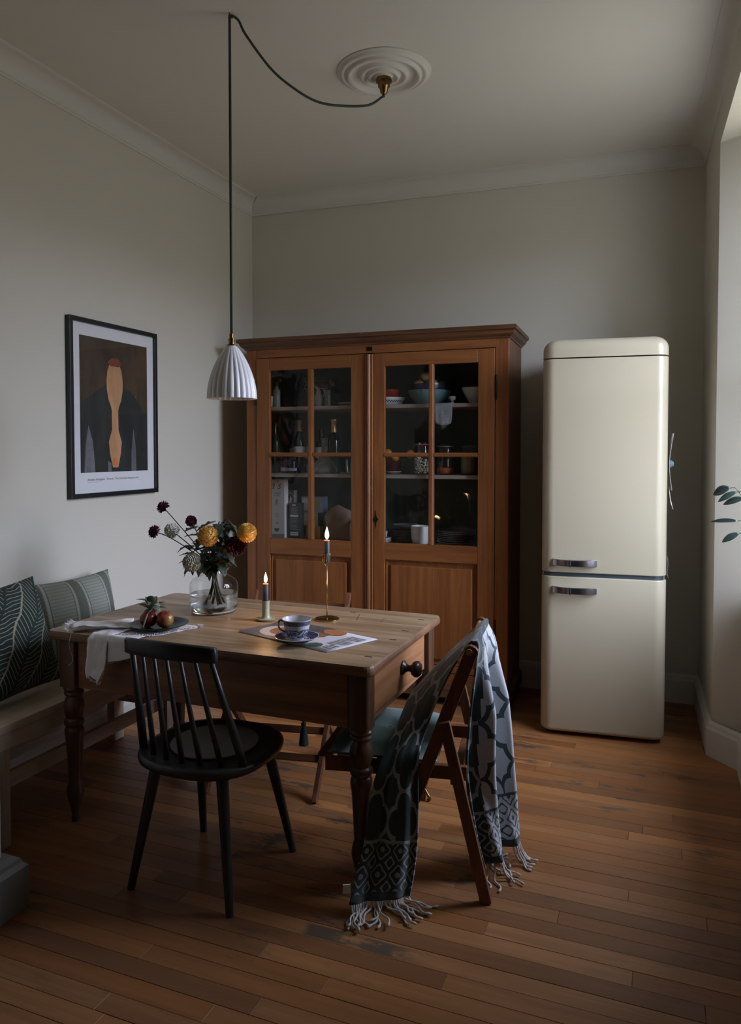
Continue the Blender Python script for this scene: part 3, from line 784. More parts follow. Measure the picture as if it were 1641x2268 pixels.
lathe_thing('white_bowl', 'off-white footed bowl at the right end of the top shelf', 'bowl', [(0, 0), (.035, 0), (.036, .008), (.058, .045), (.078, .086), (.080, .092), (.076, .092), (.054, .048), (.03, .014), (0, .012)], MCREAM, 1.392, .17, Z1, 36)
t = thing('brown_onion', 'brown onion lying in the off-white footed bowl', 'onion', onsh(1.385, .17, Z1 + .087), RZC)
MB().blob((0, 0, 0), .034, (1.2, 1, .85), 16, 10).build('bulb', plain('brown_skin', (.10, .05, .025), .5), t, smooth=True)
# right door, middle shelf
lathe_thing('white_saucer', 'small white saucer under the dark red bowl', 'saucer', [(0, 0), (.026, 0), (.050, .014), (.050, .017), (.024, .004), (0, .004)], MWHITE, .905, .14, Z2, 28)
lathe_thing('red_bowl', 'dark red bowl of oranges on a white saucer', 'bowl', [(0, 0), (.030, 0), (.034, .006), (.042, .03), (.050, .058), (.047, .058), (.036, .03), (.028, .012), (0, .010)], plain('wine_red_glaze', (.085, .012, .014), .2), .905, .14, Z2 + .0175, 28)
MORANGE = plain('orange_peel', (.60, .24, .035), .45, var=.1, sc=20, bump=.0008)
for du, dw, dz, r, lab in ((-.034, 0, .122, .0265, 'orange on top at the left of the red bowl'), (.012, -.004, .098, .0265, 'orange in the middle of the red bowl'), (-.022, .03, .090, .026, 'orange at the back of the red bowl'), (-.006, -.022, .083, .0, '')):
    if r:
        t = thing('orange', lab, 'orange', onsh(.905 + du, .14 + dw, Z2 + dz), RZC, 'oranges on the middle shelf')
        MB().blob((0, 0, 0), r, n=18, m=12).build('fruit', MORANGE, t, smooth=True)
        MB().lathe([(0, 0), (.004, 0), (.002, .002), (0, .002)], 8, (0, 0, r - .0005)).build('stalk', MGREENINK, t)
t = thing('orange', 'orange lying alone on a box to the right of the red bowl', 'orange', onsh(.985, .22, Z2 + .118), RZC, 'oranges on the middle shelf')
MB().blob((0, 0, 0), .026, n=18, m=12).build('fruit', MORANGE, t, smooth=True)
MB().lathe([(0, 0), (.004, 0), (.002, .002), (0, .002)], 8, (0, 0, .0255)).build('stalk', MGREENINK, t)
t = thing('dark_box', 'dark low box at the back of the middle shelf carrying an orange', 'box', onsh(.985, .22, Z2), RZC)
MB().bx(-.05, .035, -.03, .06, 0, .092).build('carton', plain('dark_green_card', (.03, .045, .038), .6), t, bevel=.002)
def jar(label, u, h, r, fill, fh, ring=None):
    t = thing('storage_jar', label, 'jar', onsh(u, .16, Z2), RZC, 'storage jars on the middle shelf')
    MB().lathe([(0, 0), (r * .92, 0), (r, .008), (r, h * .80), (r * .86, h * .88), (r * .84, h * .90)], 28).build('jar_body', MCLEAR, t, smooth=True, angle=60)
    MB().lathe([(0, h * .915), (r * .88, h * .915), (r * .9, h * .96), (r * .5, h), (0, h)], 28).build('jar_lid', MCLEAR, t, smooth=True, angle=50)
    MB().lathe([(r * .90, h * .895), (r * .93, h * .905), (r * .90, h * .915), (r * .85, h * .905)], 28, caps=False).build('rubber_ring', ring or MGREYINK, t, smooth=True)
    MB().tube([(r * .95, 0, h * .86), (r * 1.06, 0, h * .90), (r * .95, 0, h * .95)], .0018, 6).build('wire_clip', MIRON, t)
    return t
rnd = random.Random(11)
t = jar('glass storage jar of white beans with a red rubber ring', 1.080, .192, .052, None, 0, plain('red_rubber', (.40, .07, .05), .6))
MBEAN = plain('white_beans', (.50, .45, .38), .5, var=.2, sc=80)
mb = MB()
for k in range(240):
    a = rnd.uniform(0, 2 * pi); rr = .046 * sqrt(rnd.uniform(.35, 1)); z = rnd.uniform(.008, .088 - .018 * cos(a))
    mb.blob((rr * cos(a), rr * sin(a), z), .0068, (rnd.uniform(.6, 1.2), rnd.uniform(.6, 1.2), rnd.uniform(.5, 1)), 6, 4)
o = mb.build('beans', MBEAN, t, smooth=True); o['kind'] = 'stuff'
t = jar('glass storage jar with a little red lentil at the bottom', 1.217, .180, .052, None, 0)
o = MB().lathe([(0, .004), (.045, .004), (.049, .010), (.0495, .036), (.03, .041), (0, .042)], 28).build('lentils', plain('red_lentils', (.42, .10, .035), .8, var=.5, sc=300), t, smooth=True); o['kind'] = 'stuff'
t = jar('glass storage jar of oats at the right of the middle shelf', 1.357, .178, .048, None, 0)
o = MB().lathe([(0, .004), (.042, .004), (.0455, .010), (.0455, .098), (.03, .106), (0, .108)], 28).build('oats', plain('rolled_oats', (.26, .22, .13), .9, var=.6, sc=220), t, smooth=True); o['kind'] = 'stuff'
# right door, bottom shelf
for k in range(3):
    lathe_thing('white_cup', ('lowest of the nested white cups with a rough brown rim stain', 'middle of the nested white cups', 'topmost of the nested white cups')[k], 'cup',
                [(0, 0), (.034, 0), (.046, .012), (.054, .040), (.057, .085), (.0545, .085), (.051, .040), (.042, .016), (0, .012)], MWHITE, 1.083, .11, Z3 + k * .0135, 32, 'nested white cups on the bottom shelf')
ORD = ('lowest', 'second from the bottom', 'third from the bottom', 'fourth from the bottom', 'third from the top', 'second from the top', 'topmost')
MPLATE = plain('grey_plate_glaze', (.11, .13, .13), .3, var=.1)
for k in range(7):
    t = lathe_thing('side_plate', 'grey-green plate, %s in the left stack behind the white cups' % ORD[k], 'plate', [(0, 0), (.05, 0), (.080, .010), (.086, .014), (.086, .017), (.05, .005), (0, .005)], MPLATE, .955, .23, Z3 + k * .0095, 32, 'left stack of plates on the bottom shelf')
t = lathe_thing('grey_bowl', 'grey bowl lying on top of the left stack of plates', 'bowl', [(0, 0), (.03, 0), (.06, .018), (.078, .036), (.075, .036), (.055, .02), (.028, .006), (0, .006)], plain('grey_bowl_glaze', (.16, .18, .19), .3), .955, .23, Z3 + .070, 32)
for k in range(7):
    lathe_thing('dinner_plate', 'dark grey-green dinner plate, %s of the right stack' % ORD[k], 'plate', [(0, 0), (.06, 0), (.105, .011), (.112, .016), (.112, .019), (.06, .005), (0, .005)], MPLATE, 1.275, .22, Z3 + k * .0105, 36, 'right stack of plates on the bottom shelf')
for k in range(3):
    lathe_thing('white_saucer', 'white saucer, %s in the small stack at the left of the right door' % ('lowest', 'middle one', 'topmost')[k], 'saucer', [(0, 0), (.03, 0), (.052, .012), (.052, .015), (.028, .004), (0, .004)], MWHITE, .842, .13, Z3 + k * .0085, 28, 'saucers on the bottom shelf')
lathe_thing('small_cup', 'small white cup standing on the stack of saucers', 'cup', [(0, 0), (.02, 0), (.030, .014), (.034, .045), (.032, .045), (.027, .014), (0, .005)], MWHITE, .838, .13, Z3 + .026, 24)

# ------------------------------------------------------------------ fridge
MFR = M('cream_enamel', (.440, .392, .282), .30, 0)
MFR.p.inputs['Coat Weight'].default_value = .35; MFR.p.inputs['Coat Roughness'].default_value = .15
MFR = MFR.m
MGASK = plain('grey_gasket', (.035, .05, .055), .5)
MCHR = M('chrome', (.36, .36, .39), .22, 1.0).m
fr = thing('fridge', 'cream retro fridge freezer with two chrome handles', 'fridge', (-.575, 3.802, 0), radians(5.7))
FW, FD = .597, .60
def rrect(x0, x1, y0, y1, rf, rb, z, n=8):
    P = []
    for cx, cy_, r, a0 in ((x0 + rf, y0 + rf, rf, pi), (x1 - rf, y0 + rf, rf, 1.5 * pi), (x1 - rb, y1 - rb, rb, 0), (x0 + rb, y1 - rb, rb, .5 * pi)):
        for k in range(n + 1):
            a = a0 + k / n * pi / 2
            P.append((cx + r * cos(a), cy_ + r * sin(a), z))
    return P
def boxy(mb, x0, x1, y0, y1, z0, z1, rf=.055, rb=.01, top=0, bot=0):
    rs = []
    if bot:
        for k in range(7):
            a = k / 6 * pi / 2; i = bot * (1 - sin(a)); rs.append(rrect(x0 + i, x1 - i, y0 + i, y1 - min(i, .004), max(.004, rf - i * .7), rb, z0 + bot * (1 - cos(a))))
    else: rs.append(rrect(x0, x1, y0, y1, rf, rb, z0))
    if top:
        for k in range(9):
            a = k / 8 * pi / 2; i = top * (1 - cos(a)); rs.append(rrect(x0 + i, x1 - i, y0 + i, y1 - min(i, .004), max(.01, rf - i * .55), rb, z1 - top + top * sin(a)))
    else: rs.append(rrect(x0, x1, y0, y1, rf, rb, z1))
    return mb.rings(rs)
boxy(MB(), .004, FW - .004, .085, FD, .06, 1.905, .006, .012).build('cabinet_body', MFR, fr, smooth=True, angle=40)
boxy(MB(), .010, FW - .010, .012, .085, .05, 1.905, .05, .006).build('gasket', MGASK, fr, smooth=True, angle=40)
boxy(MB(), 0, FW, 0, FD, 1.909, 2.005, .06, .03, top=.062).build('top_cap', MFR, fr, smooth=True, angle=40)
ud = boxy(MB(), 0, FW, 0, .075, .832, 1.903, .058, .006, top=.004, bot=.006).build('upper_door', MFR, fr, smooth=True, angle=45)
ld = boxy(MB(), 0, FW, 0, .075,   .020, .812, .058, .006, top=.006, bot=.022).build('lower_door', MFR, fr, smooth=True, angle=45)
for d, zc in ((ud, .886), (ld, .748)):
    mb = MB(); rs = []
    for k in range(15):
        t = k / 14; x = lerp(.058, .270, t); bow = .034 * (1 - abs(2 * t - 1) ** 3.2) + .004
        rs.append([(x, -bow - .006, zc - .0165), (x, -bow - .009, zc - .0145), (x, -bow - .0092, zc), (x, -bow - .009, zc + .0145), (x, -bow - .006, zc + .0165), (x, -bow + .006, zc + .0155), (x, -bow + .006, zc - .0155)])
    mb.rings(rs); mb.build('handle', MCHR, d, smooth=True, angle=40)
    mb = MB()
    for x in (.068, .248): mb.bx(x, x + .014, -.02, .004, zc - .012, zc + .012)
    mb.bx(.139, .147, -.0485, -.036, zc - .018, zc + .018)
    mb.build('handle_mount', MCHR, d, bevel=.002)
boxy(MB(), .03, FW - .03, .085, FD - .02, .010, .065, .02, .01).build('plinth', MINK, fr, smooth=True, angle=40)
for x, y in ((.05, .06), (FW - .05, .06), (.05, FD - .06), (FW - .05, FD - .06)):
    MB().lathe([(0, 0), (.018, 0), (.018, .016), (0, .016)], 12, (x, y + .04 * (y < .1), 0)).build('foot', MINK, fr)
FT = Matrix.Translation((-.575, 3.802, 0)) @ Matrix.Rotation(radians(5.7), 4, 'Z')
def onfr(x, y, z): return tuple(FT @ Vector((x, y, z)))
# pieces pinned to the fridge side
t = thing('pinned_note', 'curling white paper note held to the fridge side', 'note', onfr(FW - .003, .085, 1.36), radians(5.7))
P = [[(.010 + .045 * (abs(i / 8 - .45) ** 1.4), y, -.11 + .28 * i / 8) for y in (-.04, 0, .04)] for i in range(9)]
MB().grid(P).build('paper', MPAPER, t, smooth=True, solid=.0008)
MB().lathe([(0, 0), (.018, 0), (.020, .006), (.012, .022), (0, .024)], 14, T=Matrix.Translation((.012, 0, .02)) @ Matrix.Rotation(radians(90), 4, 'Y')).build('magnet', plain('blue_grey_magnet', (.10, .15, .18), .4), t, smooth=True, angle=40)
t = thing('hanging_ribbon', 'thin white ribbon ends hanging on the fridge side under the note', 'ribbon', onfr(FW - .001, .075, 1.27), radians(5.7))
for k in range(3): MB().tube(spline([(.010, k * .006, 0), (.016, k * .006, -.05), (.022 + k * .005, k * .008, -.09 - k * .012)], 8), .0016, 5).build('strand', MPAPER, t, smooth=True)
t = thing('hanging_thread', 'small tuft of pale threads at the fridge side by the door gap', 'thread', onfr(FW - .001, .07, .93), radians(5.7))
for k in range(2): MB().tube(spline([(.003, k * .006, 0), (.010 + k * .004, k * .004, -.04), (.006, k * .008, -.08 - k * .015), (.014, k * .006, -.115)], 8), .0006, 5).build('strand', MGREYINK, t, smooth=True)

# ------------------------------------------------------------------ bench and cushions
MBEN = wood('bench_wood', (.43, .34, .245), (.60, .49, .37), 'y', .5, .55)
MBENZ = wood('bench_leg_wood', (.40, .31, .225), (.56, .45, .34), 'z', .5, .55)
bn = thing('bench', 'plain pale wooden bench along the left wall', 'bench', (-2.385, 2.46, 0))
BX0, BX1, BY0, BY1 = -.205, .190, -.72, .60
MB().bx(BX0, BX1, BY0, BY1, .425, .458).build('seat_board', MBEN, bn, bevel=.003)
for x in (BX0 + .02, BX1 - .028):
    MB().bx(x, x + .024, BY0 + .08, BY1 - .06, .365, .425).build('apron', MBEN, bn, bevel=.002)
for y in (-.525, BY1 - .135):
    for x in (BX0 + .018, BX1 - .060):
        MB().bx(x, x + .045, y, y + .07, 0, .425).build('leg', MBENZ, bn, bevel=.002)
    MB().bx(BX0 + .063, BX1 - .060, y + .02, y + .05, .20, .25).build('cross_stretcher', MBEN, bn, bevel=.002)
MB().bx(BX1 - .058, BX1 - .034, -.455, BY1 - .135, .205, .262).build('long_stretcher', MBEN, bn, bevel=.002)

def cushion_mesh(w, h, th, n=26, crumple=0, seed=0, pinch=.06):
    P = []; UV = []; Q = []
    for i in range(n + 1):
        rp, ru, rq = [], [], []
        for j in range(n + 1):
            u, v = j / n * 2 - 1, i / n * 2 - 1
            x = u * (1 - pinch * (1 - abs(v) ** 2.0) * abs(u) ** 3) * w / 2
            y = v * (1 - pinch * (1 - abs(u) ** 2.0) * abs(v) ** 3) * h / 2
            t = th / 2 * ((1 - abs(u) ** 2.6) * (1 - abs(v) ** 2.6)) ** .55
            if crumple: t += crumple * mnoise.noise(Vector((u * 1.7 + seed, v * 1.7, seed))) * (1 - max(abs(u), abs(v)) ** 4)
            rp.append((x, t + .004, y)); rq.append((x, -t * .8, y)); ru.append((u * w / 2, v * h / 2))
        P.append(rp); UV.append(ru); Q.append(rq)
    mb = MB(); mb.grid([list(r) for r in P], uv=UV); mb.grid([list(reversed(r)) for r in Q], uv=[list(reversed(r)) for r in UV])
    N = n + 1; a = []
    bd = [(0, j) for j in range(N)] + [(i, n) for i in range(1, N)] + [(n, j) for j in range(n - 1, -1, -1)] + [(i, 0) for i in range(n - 1, 0, -1)]
    L = len(bd)
    for k in range(L):
        (i, j), (p, q) = bd[k], bd[(k + 1) % L]
        mb.f.append((i * N + j, N * N + i * N + (n - j), N * N + p * N + (n - q), p * N + q)); mb.mi.append(0)
    return mb
# leaf patterned fabric
ml = M('leaf_fabric', (.02, .04, .03), .9); uvx, uvy, _ = ml.xyz(ml.coord('UV'))
wq = ml.noise(ml.map(ml.coord('UV'), (6, 6, 1)), 1.0, 2)
uu = uvx * .82 - uvy * -.57 + (wq - .5) * .05; vv = uvy * .82 - uvx * .57 + (wq - .5) * .05
col = uu / .135; ci = col.floor(); cf = (col - ci - .5).abs()
vy = vv + ci * .061
ln = vv / .30 + ci * .43; lf = (ln.fract() - .5).abs()
vein = ((vy - cf * .12) / .0215).fract()
vline = (vein - .5).abs().lt(.085)
edge = cf.gt(.474)
mid = cf.lt(.045)
line = (vline.max(edge)) * (mid * -1.0 + 1.0)
ml.base(ml.mix(line, (.014, .028, .022), (.28, .265, .20)))
ml.bump(ml.noise(ml.coord('UV'), 700, 2), .0006)
c1 = thing('leaf_cushion', 'square dark green cushion with a pale leaf pattern', 'cushion', (-2.415, 2.150, .690), 0)
c1.rotation_euler = (radians(17), radians(4), radians(-93))
cushion_mesh(.46, .445, .16, crumple=.045, seed=3).build('cover', ml.m, c1, smooth=True)
# striped fabric
m2 = M('stripe_fabric', (.2, .22, .18), .9); ux, uy, _ = m2.xyz(m2.coord('UV'))
st = (ux / .205 + .33).fract()
wide = (st - .5).abs().lt(.125); thin1 = ((st - .5).abs() - .165).abs().lt(.022); thin2 = ((st - .5).abs() - .205).abs().lt(.010)
wv = ((uy * 420).sin() * .5 + .5) * .5 + m2.noise(m2.map(m2.coord('UV'), (60, 380, 1)), 1, 3) * .5
bc = m2.mix(wv, (.17, .185, .145), (.30, .31, .255))
bc = m2.mix(wide, bc, (.115, .130, .100)); bc = m2.mix(thin1, bc, (.32, .33, .27)); bc = m2.mix(thin2, bc, (.10, .11, .09))
m2.base(bc); m2.bump(wv, .001)
c2 = thing('striped_cushion', 'sage green cushion with darker vertical stripes', 'cushion', (-2.492, 2.655, .66), 0)
c2.rotation_euler = (radians(10), 0, radians(-90))
cushion_mesh(.47, .42, .15, crumple=.01, seed=8).build('cover', m2.m, c2, smooth=True)

# ------------------------------------------------------------------ farmhouse table
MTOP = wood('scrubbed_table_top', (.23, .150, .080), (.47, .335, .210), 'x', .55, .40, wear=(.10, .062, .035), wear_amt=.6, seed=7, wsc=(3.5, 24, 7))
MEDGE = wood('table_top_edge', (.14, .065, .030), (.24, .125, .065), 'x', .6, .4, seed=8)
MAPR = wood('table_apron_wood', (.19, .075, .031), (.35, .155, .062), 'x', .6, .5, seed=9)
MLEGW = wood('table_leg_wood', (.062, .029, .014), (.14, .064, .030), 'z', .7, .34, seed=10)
MDRW = wood('drawer_wood', (.25, .100, .038), (.42, .195, .080), 'y', .7, .5, wear=(.42, .27, .15), wear_amt=.35, seed=11)
MTOP.node_tree.nodes['Principled BSDF'].inputs['Specular IOR Level'].default_value = .35
TX0, TX1, TY0, TY1, TZ = -2.195, -.855, 2.160, 2.972, .76
tb = thing('farmhouse_table', 'old scrubbed pine farmhouse table with turned legs and end drawer', 'table', (0, 0, 0))
def rr2(x0, x1, y0, y1, r, n=5):
    return [(p[0], p[1]) for p in rrect(x0, x1, y0, y1, r, r, 0, n)]
def plank_outline(y0, y1, i, r=.034):
    """plank between y0 and y1 inset by i ; the outer corners of the top are rounded"""
    x0, x1 = TX0 + i, TX1 - i; a_, b_ = y0 + i * .12, y1 - i * .12
    fr_, bk_ = y0 <= TY0 + 1e-6, y1 >= TY1 - 1e-6
    if fr_: a_ = y0 + i
    if bk_: b_ = y1 - i
    P = []
    for cx, cy_, rr__, a0 in ((x0, a_, r if fr_ else 0, pi), (x1, a_, r if fr_ else 0, 1.5 * pi), (x1, b_, r if bk_ else 0, 0), (x0, b_, r if bk_ else 0, .5 * pi)):
        sx = 1 if cx == x0 else -1; sy = 1 if cy_ == a_ else -1; rk = max(.0005, rr__ - i)
        for k in range(6):
            t_a = a0 + k / 5 * pi / 2; P.append((cx + sx * rk + rk * cos(t_a), cy_ + sy * rk + rk * sin(t_a)))
    return P
for y0, y1 in ((TY0, 2.445), (2.4454, 2.735), (2.7354, TY1)):
    mb = MB(); mb.cur = 1
    mb.rings([[(x, y, z) for x, y in plank_outline(y0, y1, i)] for i, z in ((.009, .726), (.002, .732), (0, .742), (.001, .752), (.0045, TZ))], caps=False)
    P = plank_outline(y0, y1, .0045); mb.cur = 0; mb.add([(x, y, TZ) for x, y in P], [tuple(range(len(P)))])
    P = plank_outline(y0, y1, .009); mb.cur = 1; mb.add([(x, y, .726) for x, y in P], [tuple(reversed(range(len(P))))])
    mb.build('top_plank', [MTOP, MEDGE], tb)
MGAPD = plain('dark_gap', (.035, .022, .014), .7)
for x, y, w, d in ((TX1 - .055, 2.28, .013, .004), (TX1 - .055, 2.52, .013, .004), (TX1 - .055, 2.66, .013, .004), (TX1 - .055, 2.86, .013, .004), (-1.222, 2.885, .012, .0045), (-1.54, 2.903, .02, .003)):
    MB().bx(x - w, x + w, y - d, y + d, TZ - .002, TZ + .0004).build('nail_hole', MGAPD, tb)
for a_, b_, r_ in (((-1.18, 2.86), (-1.15, 2.75), .0012), ((-1.06, 2.84), (-1.045, 2.75), .0008), ((-1.30, 2.80), (-1.26, 2.79), .0008)):
    MB().tube([(*a_, TZ - .0002), (*b_, TZ - .0002)], r_, 4).build('scratch', MGAPD, tb)
AZ0, AZ1 = .535, .726
LX0, LX1, LY0, LY1 = TX0 + .070, TX1 - .062, TY0 + .075, TY1 - .068
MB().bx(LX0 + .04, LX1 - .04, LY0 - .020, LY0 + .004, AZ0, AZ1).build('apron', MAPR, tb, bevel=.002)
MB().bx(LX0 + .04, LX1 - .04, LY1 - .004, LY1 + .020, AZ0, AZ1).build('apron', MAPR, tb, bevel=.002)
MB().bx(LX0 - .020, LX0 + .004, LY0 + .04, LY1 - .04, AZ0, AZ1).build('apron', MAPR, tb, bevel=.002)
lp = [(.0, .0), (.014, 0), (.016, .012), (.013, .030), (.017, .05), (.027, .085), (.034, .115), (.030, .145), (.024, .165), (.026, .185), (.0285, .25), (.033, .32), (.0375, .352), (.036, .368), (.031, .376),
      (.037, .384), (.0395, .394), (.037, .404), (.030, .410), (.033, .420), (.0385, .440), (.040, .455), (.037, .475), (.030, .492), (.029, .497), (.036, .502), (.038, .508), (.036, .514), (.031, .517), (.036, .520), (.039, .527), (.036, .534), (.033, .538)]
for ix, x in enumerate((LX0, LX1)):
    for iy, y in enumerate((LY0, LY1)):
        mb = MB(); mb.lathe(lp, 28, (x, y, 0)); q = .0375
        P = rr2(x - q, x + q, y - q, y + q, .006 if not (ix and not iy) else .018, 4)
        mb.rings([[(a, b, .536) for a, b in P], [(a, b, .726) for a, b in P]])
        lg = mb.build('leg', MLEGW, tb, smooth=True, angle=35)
        if ix and iy:
            MB().tube(spline([(x + .008, y - .004, .05), (x + .022, y - .008, .03), (x + .034, y - .010, .014), (x + .030, y - .010, .004), (x + .022, y - .008, .008)], 12), [.006] * 10 + [.004] * 2, 8).build('castor', MBRASS, lg, smooth=True, label='brass castor under the far right leg')
# end with the drawer
mb = MB().bx(LX1 - .012, LX1 + .010, LY0 + .04, LY1 - .04, AZ0 - .002, AZ0 + .022)
mb.build('drawer_rail', MDRW, tb, bevel=.002)
dw = MB().bx(LX1 - .30, LX1 + .020, LY0 + .044, LY1 - .044, AZ0 + .025, AZ1 - .006).build('drawer', MDRW, tb, bevel=.003)
MB().bx(LX1 + .0202, LX1 + .0215, LY0 + .35, LY0 + .368, .63, .655).build('keyhole', MINK, dw)
Rk = Matrix.Translation((LX1 + .020, (LY0 + LY1) / 2 + .02, .640)) @ Matrix.Rotation(radians(90), 4, 'Y')
MB().lathe([(0, -.002), (.026, -.002), (.027, .006), (.016, .014), (.012, .024), (.013, .034), (.024, .040), (.030, .050), (.030, .060), (.022, .070), (0, .073)], 24, T=Rk).build('knob', plain('dark_turned_knob', (.045, .026, .017), .3), dw, smooth=True, angle=50)

# ------------------------------------------------------------------ black spindle chair
MBLK = M('black_stained_wood', (.012, .013, .013), .36); MBLK.base(MBLK.mix(MBLK.noise(MBLK.map(MBLK.coord(), (30, 30, 3)), 1, 5), (.018, .021, .020), (.034, .038, .037))); MBLK = MBLK.m
MFELT = plain('grey_felt', (.20, .20, .205), .95, var=.25, sc=200)
sc = thing('spindle_chair', 'black stick-back chair with a round grey felt pad in front of the table', 'chair', (-1.43, 2.145, 0))
def superel(a, b0, b1, e=2.5, n=40, ox=0, oy=0):
    P = []
    for k in range(n):
        t = 2 * pi * k / n; c, s_ = cos(t), sin(t)
        b = b1 if s_ > 0 else b0
        P.append((ox + a * abs(c) ** (2 / e) * (1 if c > 0 else -1), oy + b * abs(s_) ** (2 / e) * (1 if s_ > 0 else -1)))
    return P
base = superel(.231, .222, .236)
rs = []
for k, z in ((.80, .405), (.93, .410), (.985, .420), (1, .432), (.99, .442), (.95, .447), (.88, .446), (.70, .440), (.35, .437)):
    rs.append([(x * k, y * k - .01, z) for x, y in base])
MB().rings(rs).build('seat', MBLK, sc, smooth=True)
MB().rings([[(x * k + .0, y * k + .01, z) for x, y in superel(.150, .150, .150, 2)] for k, z in ((1, .4435), (1.0, .4475), (.98, .4485))]).build('seat_pad', MFELT, sc, smooth=True, label='round grey felt seat pad')
for (fx, fy, tx, ty) in ((.190, -.202, .125, -.140), (-.192, -.198, -.125, -.140), (.198, .206, .14, .12), (-.185, .208, -.14, .12)):
    MB().tube([(fx, fy, 0), (lerp(fx, tx, .5), lerp(fy, ty, .5), .21), (tx, ty, .415)], [.0125, .0165, .0205], 14).build('leg', MBLK, sc, smooth=True, angle=50)
for k in range(7):
    s_ = k / 6 * 2 - 1
    b = Vector((s_ * .195, -.165 + .055 * s_ * s_ - .012, .440)); tp = Vector((s_ * .145 + .012, -.272 + .022 * s_ * s_, .815))
    if abs(s_) == 1: r = [.0135, .0145, .0105, .009]
    else: r = [.0095, .0095, .0075, .0065]
    MB().tube([b, b.lerp(tp, .25) + Vector((0, .002, 0)), b.lerp(tp, .65), tp], r, 10).build('spindle', MBLK, sc, smooth=True)
rs = []
for k in range(17):
    s_ = k / 16 * 2 - 1; x = s_ * .167 + .012; y = -.281 + .030 * s_ * s_; hh = .028 * (1 - .12 * s_ ** 2)
    zc = .828 + .006 * (1 - s_ * s_); t = .0095
    rs.append([(x, y - t, zc - hh + .006), (x, y - t * .6 - .004, zc + hh * .5), (x, y - .003 - .008, zc + hh - .003), (x, y - .002, zc + hh + .002), (x, y + t - .004, zc + hh - .004), (x, y + t, zc), (x, y + t, zc - hh + .008), (x, y, zc - hh)])
MB().rings(rs).build('crest_rail', MBLK, sc, smooth=True)

# ------------------------------------------------------------------ folding chairs
MFOLD = wood('folding_chair_wood', (.10, .038, .018), (.20, .082, .036), 'z', .9, .4, seed=13)
MFOLDX = wood('folding_chair_slat_wood', (.10, .038, .018), (.20, .082, .036), 'y', .9, .4, seed=14)
MPIN = wood('pale_dowel', (.30, .14, .06), (.42, .22, .10), 'y', 1, .45)
MTEALF = plain('teal_velvet', (.095, .165, .150), .85, var=.14, sc=9, Sheen_Weight=.4)
f1 = thing('folding_chair', 'brown wooden folding chair carrying the patterned blanket, at the drawer end', 'chair', (-.5945, 2.522, 0), radians(188.7))
HWD = .205
def plank(mb, a, b, y0, y1, w, rnd_top=False):
    """board in the x-z plane of the chair side from a to b"""
    a, b = Vector((a[0], 0, a[1])), Vector((b[0], 0, b[1])); d = (b - a).normalized(); n_ = Vector((d.z, 0, -d.x))
    P = [a + n_ * w / 2, b + n_ * w / 2]
    if rnd_top:
        for k in range(1, 6): P.append(b + n_ * (w / 2 * cos(k * pi / 6)) + d * (w * .32 * sin(k * pi / 6)))
    P += [b - n_ * w / 2, a - n_ * w / 2]
    mb.rings([[(p.x, y, p.z) for p in P] for y in (y0, y1)])
    return mb
for s_ in (1, -1):
    y0, y1 = (HWD - .011, HWD + .011) if s_ > 0 else (-HWD - .011, -HWD + .011)
    plank(MB(), (.305, 0), (.004, .808), y0, y1, .042, True).build('upright', MFOLD, f1, bevel=.002)
    o = s_ * .024
    plank(MB(), (-.047, 0), (.090, .575), y0 + o, y1 + o, .036).build('rear_leg', MFOLD, f1, bevel=.002)
    o = -s_ * .024
    plank(MB(), (.020, .395), (.500, .385), y0 + o, y1 + o, .045).build('seat_rail', MFOLD, f1, bevel=.002)
    MB().tube([(.0945, (y0 + y1) / 2 + s_ * .040, .565), (.0945, (y0 + y1) / 2 - s_ * .014, .565)], .006, 10).build('pivot_pin', MBRASS, f1, smooth=True, angle=40)
for k in range(6):
    x = .135 + k * .068
    MB().bx(x, x + .050, -HWD + .012, HWD - .012, .408, .420).build('seat_slat', MFOLDX, f1, bevel=.002)
MB().tube([(.012, -HWD - .020, .803), (.012, HWD + .020, .803)], .0105, 12).build('top_dowel', MPIN, f1, smooth=True, angle=40, label='pale wooden dowel across the top')
MB().bx(.245, .262, -HWD + .011, HWD - .011, .10, .135).build('stretcher', MFOLDX, f1, bevel=.002)
MB().bx(.044, .074, -HWD + .012, HWD - .012, .355, .374).build('stretcher', MFOLDX, f1, bevel=.002)
def pad(mb, x0, x1, y0, y1, z, th, tuft=()):
    n = 22
    P, Q = [], []
    for i in range(n + 1):
        rp, rq = [], []
        for j in range(n + 1):
            u, v = j / n * 2 - 1, i / n * 2 - 1
            e_ = ((1 - abs(u) ** 5) * (1 - abs(v) ** 5)) ** .45
            h = th * (.12 + .88 * e_)
            for tu, tv in tuft: h -= th * .35 * math.exp(-((u - tu) ** 2 + (v - tv) ** 2) / .03)
            x = lerp(x0, x1, (u + 1) / 2); y = lerp(y0, y1, (v + 1) / 2)
            rp.append((x, y, z + h)); rq.append((x, y, z))
        P.append(rp); Q.append(rq)
    mb.grid(P)
    N = n + 1; b = len(mb.v); mb.grid([list(reversed(r)) for r in Q])
    bd = [(0, j) for j in range(N)] + [(i, n) for i in range(1, N)] + [(n, j) for j in range(n - 1, -1, -1)] + [(i, 0) for i in range(n - 1, 0, -1)]
    o = b - N * N
    for k in range(len(bd)):
        (i, j), (p, q) = bd[k], bd[(k + 1) % len(bd)]
        mb.f.append((o + p * N + q, b + p * N + (n - q), b + i * N + (n - j), o + i * N + j)); mb.mi.append(0)
    return mb
p1 = thing('seat_cushion', 'teal velvet seat cushion on the folding chair under the blanket', 'cushion', (-.5945, 2.522, .420), radians(188.7))
pad(MB(), .120, .490, -.185, .185, 0, .062, ((0, .1),)).build('cushion_pad', MTEALF, p1, smooth=True)
